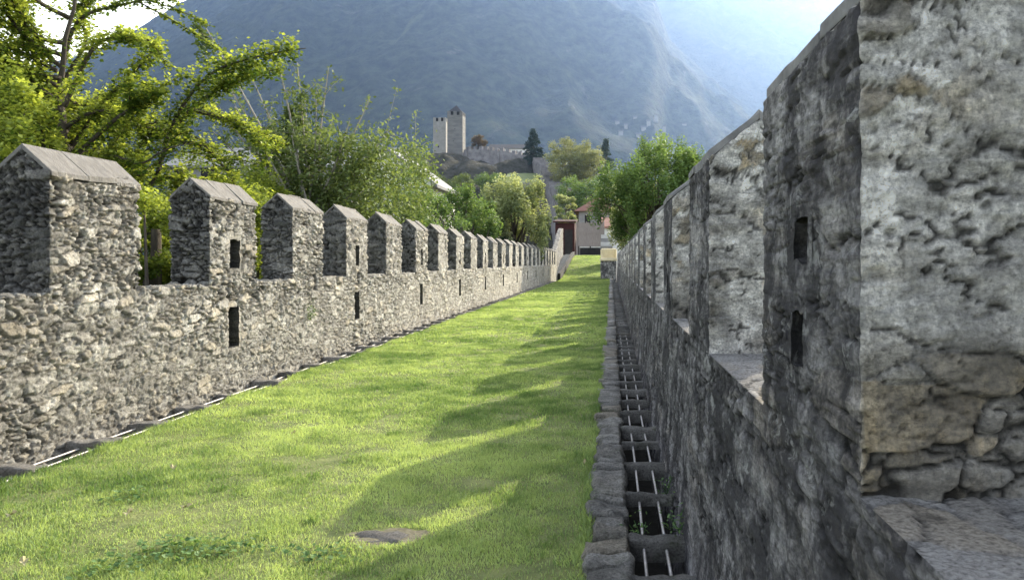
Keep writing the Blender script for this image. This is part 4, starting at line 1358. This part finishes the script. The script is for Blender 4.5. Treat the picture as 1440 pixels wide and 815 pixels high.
# red shed
a, b = P(781, 345, 106), P(808, 313, 106)
t = thing('red_shed', 'dark red shed with a black doorway behind the climbing wall', 'shed', ((a[0] + b[0]) / 2, 108, -6))
mb = MB(); mb.box(a[0], b[0], 106, 111, -6, b[2]); mb.build('wall', M['redwall'], t)
mb = MB(); mb.hexa([(a[0] - .3, 105.6, b[2] + .02), (b[0] + .2, 105.6, b[2] + .02), (b[0] + .2, 111.3, b[2] + .5), (a[0] - .3, 111.3, b[2] + .5), (a[0] - .3, 105.6, b[2] + .2), (b[0] + .2, 105.6, b[2] + .2), (b[0] + .2, 111.3, b[2] + .7), (a[0] - .3, 111.3, b[2] + .7)])
mb.build('roof', M['redwall'], t)
mb = MB(); c = P(799, 340, 106); mb.box(c[0] - .5, c[0] + .6, 105.93, 106.1, 2.36, P(0, 323, 106)[2]); mb.build('doorway', M['dark'], t)
# red roofed house
a, b = P(814, 345, 122), P(858, 297, 122)
t = thing('tiled_house', 'grey house with a hipped red tile roof at the end of the walk', 'house', ((a[0] + b[0]) / 2, 126, -6))
mb = MB(); mb.box(a[0], b[0], 122, 131, -6, b[2] + .1); mb.build('wall', M['greywall'], t)
mb = MB(); e = .8; zr = P(0, 277, 126)[2]; x0, x1, y0, y1, ze = a[0] - e, b[0] + e, 121.2, 131.8, b[2]
xm = (x0 + x1) / 2
mb.add([(x0, y0, ze), (x1, y0, ze), (x1, y1, ze), (x0, y1, ze), (xm + .6, y0 + 4.2, zr), (xm + .6, y1 - 4.2, zr)], [(0, 1, 4), (1, 2, 5, 4), (2, 3, 5), (3, 0, 4, 5), (3, 2, 1, 0)])
rf = mb.build('roof', M['tile'], t)
mb = MB(); mb.box(xm + 1.6, xm + 2.1, 126, 126.5, zr - 1.4, zr - .2); mb.build('chimney', M['greywall'], rf)
for x in (.28, .7):
    mb = MB(); X0 = a[0] + (b[0] - a[0]) * x; mb.box(X0 - .45, X0 + .45, 121.93, 122.1, b[2] - 1.9, b[2] - .6); mb.build('window', M['dark'], t)
# white house to the right
a, b = P(850, 345, 112), P(884, 315, 112)
gable_house('white_house', 'small white rendered house partly hidden under the round dark tree', a[0], b[0], 112, 119, -6, P(0, 319, 112)[2], P(0, 306, 112)[2], M['white'], M['wallred'], 'x', [(P(872, 0, 112)[0], P(0, 330, 112)[2], .8, 1.0)])

# village houses far off in the valley and on the mountain
r = np.random.default_rng(77)
vh = [(868, 176, 1150), (880, 181, 1130), (893, 170, 1200), (905, 184, 1100), (912, 176, 1180), (922, 168, 1240), (934, 183, 1100), (962, 180, 1120),
      (873, 190, 1050), (898, 194, 1020)]
for i, (px_, py_, d_) in enumerate(vh):
    for d_ in np.arange(770, 1950, 6.0):
        c = P(px_, py_, d_)
        i_ = int(np.clip((c[0] - MX[0]) / 8, 0, len(MX) - 2)); j_ = int(np.clip((d_ - MY[0]) / 8, 0, len(MY) - 2))
        if MZ[i_, j_] > c[2]: break
    w_ = r.uniform(2.2, 3.8); h_ = r.uniform(1.2, 2.2); c = c + np.array([0, 0, 3.0]); d_ = d_ - 6
    t = thing('village_house', 'tiny pale house on the hazy slope beyond the round dark tree', 'house', (c[0], c[1], c[2] - 10), 'village houses far off in the haze')
    mb = MB(); mb.box(c[0] - w_, c[0] + w_, d_, d_ + 10, c[2] - 8, c[2] + h_); mb.build('wall', M['greywall'], t)
    mb = MB(); mb.add([(c[0] - w_ - .6, d_ - .6, c[2] + h_ + .02), (c[0] + w_ + .6, d_ - .6, c[2] + h_ + .02), (c[0] + w_ + .6, d_ + 10.6, c[2] + h_ + .02), (c[0] - w_ - .6, d_ + 10.6, c[2] + h_ + .02), (c[0] - w_ - .6, d_ + 5, c[2] + h_ + 3), (c[0] + w_ + .6, d_ + 5, c[2] + h_ + 3)],
        [(0, 1, 5, 4), (2, 3, 4, 5), (1, 2, 5), (3, 0, 4), (3, 2, 1, 0)])
    mb.build('roof', M['slate'], t)


# light and air ------------------------------------------------------
AZ, EL = R(30.0), R(26.0)
sd = Vector((math.sin(AZ) * math.cos(EL), math.cos(AZ) * math.cos(EL), math.sin(EL)))
L = bpy.data.lights.new('sun', 'SUN'); L.energy = 8.2; L.angle = R(.53); L.color = (1, .95, .86)
so = bpy.data.objects.new('sun', L); C.objects.link(so)
so.rotation_euler = sd.to_track_quat('Z', 'Y').to_euler(); so.location = (30, 40, 60)

w = bpy.data.worlds.new('World'); bpy.context.scene.world = w; w.use_nodes = True
nt = w.node_tree
bg = nt.nodes['Background']
sk = nt.nodes.new('ShaderNodeTexSky'); sk.sky_type = 'NISHITA'; sk.sun_disc = False
sk.sun_elevation = EL; sk.sun_rotation = AZ; sk.dust_density = 2.0; sk.air_density = 1.0; sk.ozone_density = 1.0
hs = nt.nodes.new('ShaderNodeHueSaturation'); hs.inputs['Saturation'].default_value = .45
nt.links.new(sk.outputs[0], hs.inputs['Color']); nt.links.new(hs.outputs[0], bg.inputs[0]); bg.inputs[1].default_value = .56

# valley haze
m = bpy.data.materials.new('valley haze'); m.use_nodes = True
t = m.node_tree; t.nodes.clear()
vo = t.nodes.new('ShaderNodeVolumeScatter'); vo.inputs['Density'].default_value = .000175; vo.inputs['Anisotropy'].default_value = .6
vo.inputs['Color'].default_value = (.36, .55, 1.0, 1)
ou = t.nodes.new('ShaderNodeOutputMaterial'); t.links.new(vo.outputs[0], ou.inputs['Volume'])
mb = MB(); mb.box(-3500, 4500, 140, 4600, -5.5, 900)
hz = mb.build('haze', m); tag(hz, 'blue valley haze lying in front of the mountains', 'haze', kind='stuff')

# camera ---------------------------------------------------------------
cam = bpy.data.cameras.new('camera'); co = bpy.data.objects.new('camera', cam); C.objects.link(co)
co.location = (0, 0, EYE); co.rotation_euler = (R(90), 0, 0)
cam.sensor_width = 36; cam.lens = 27.0
cam.shift_x = -140 / 1440; cam.shift_y = -40.5 / 1440
cam.clip_start = .05; cam.clip_end = 12000
sc = bpy.context.scene
sc.camera = co
sc.view_settings.view_transform = 'Standard'; sc.view_settings.look = 'None'; sc.view_settings.exposure = 0
sc.cycles.max_bounces = 6; sc.cycles.diffuse_bounces = 3; sc.cycles.transmission_bounces = 3; sc.cycles.volume_bounces = 0
sc.cycles.transparent_max_bounces = 4
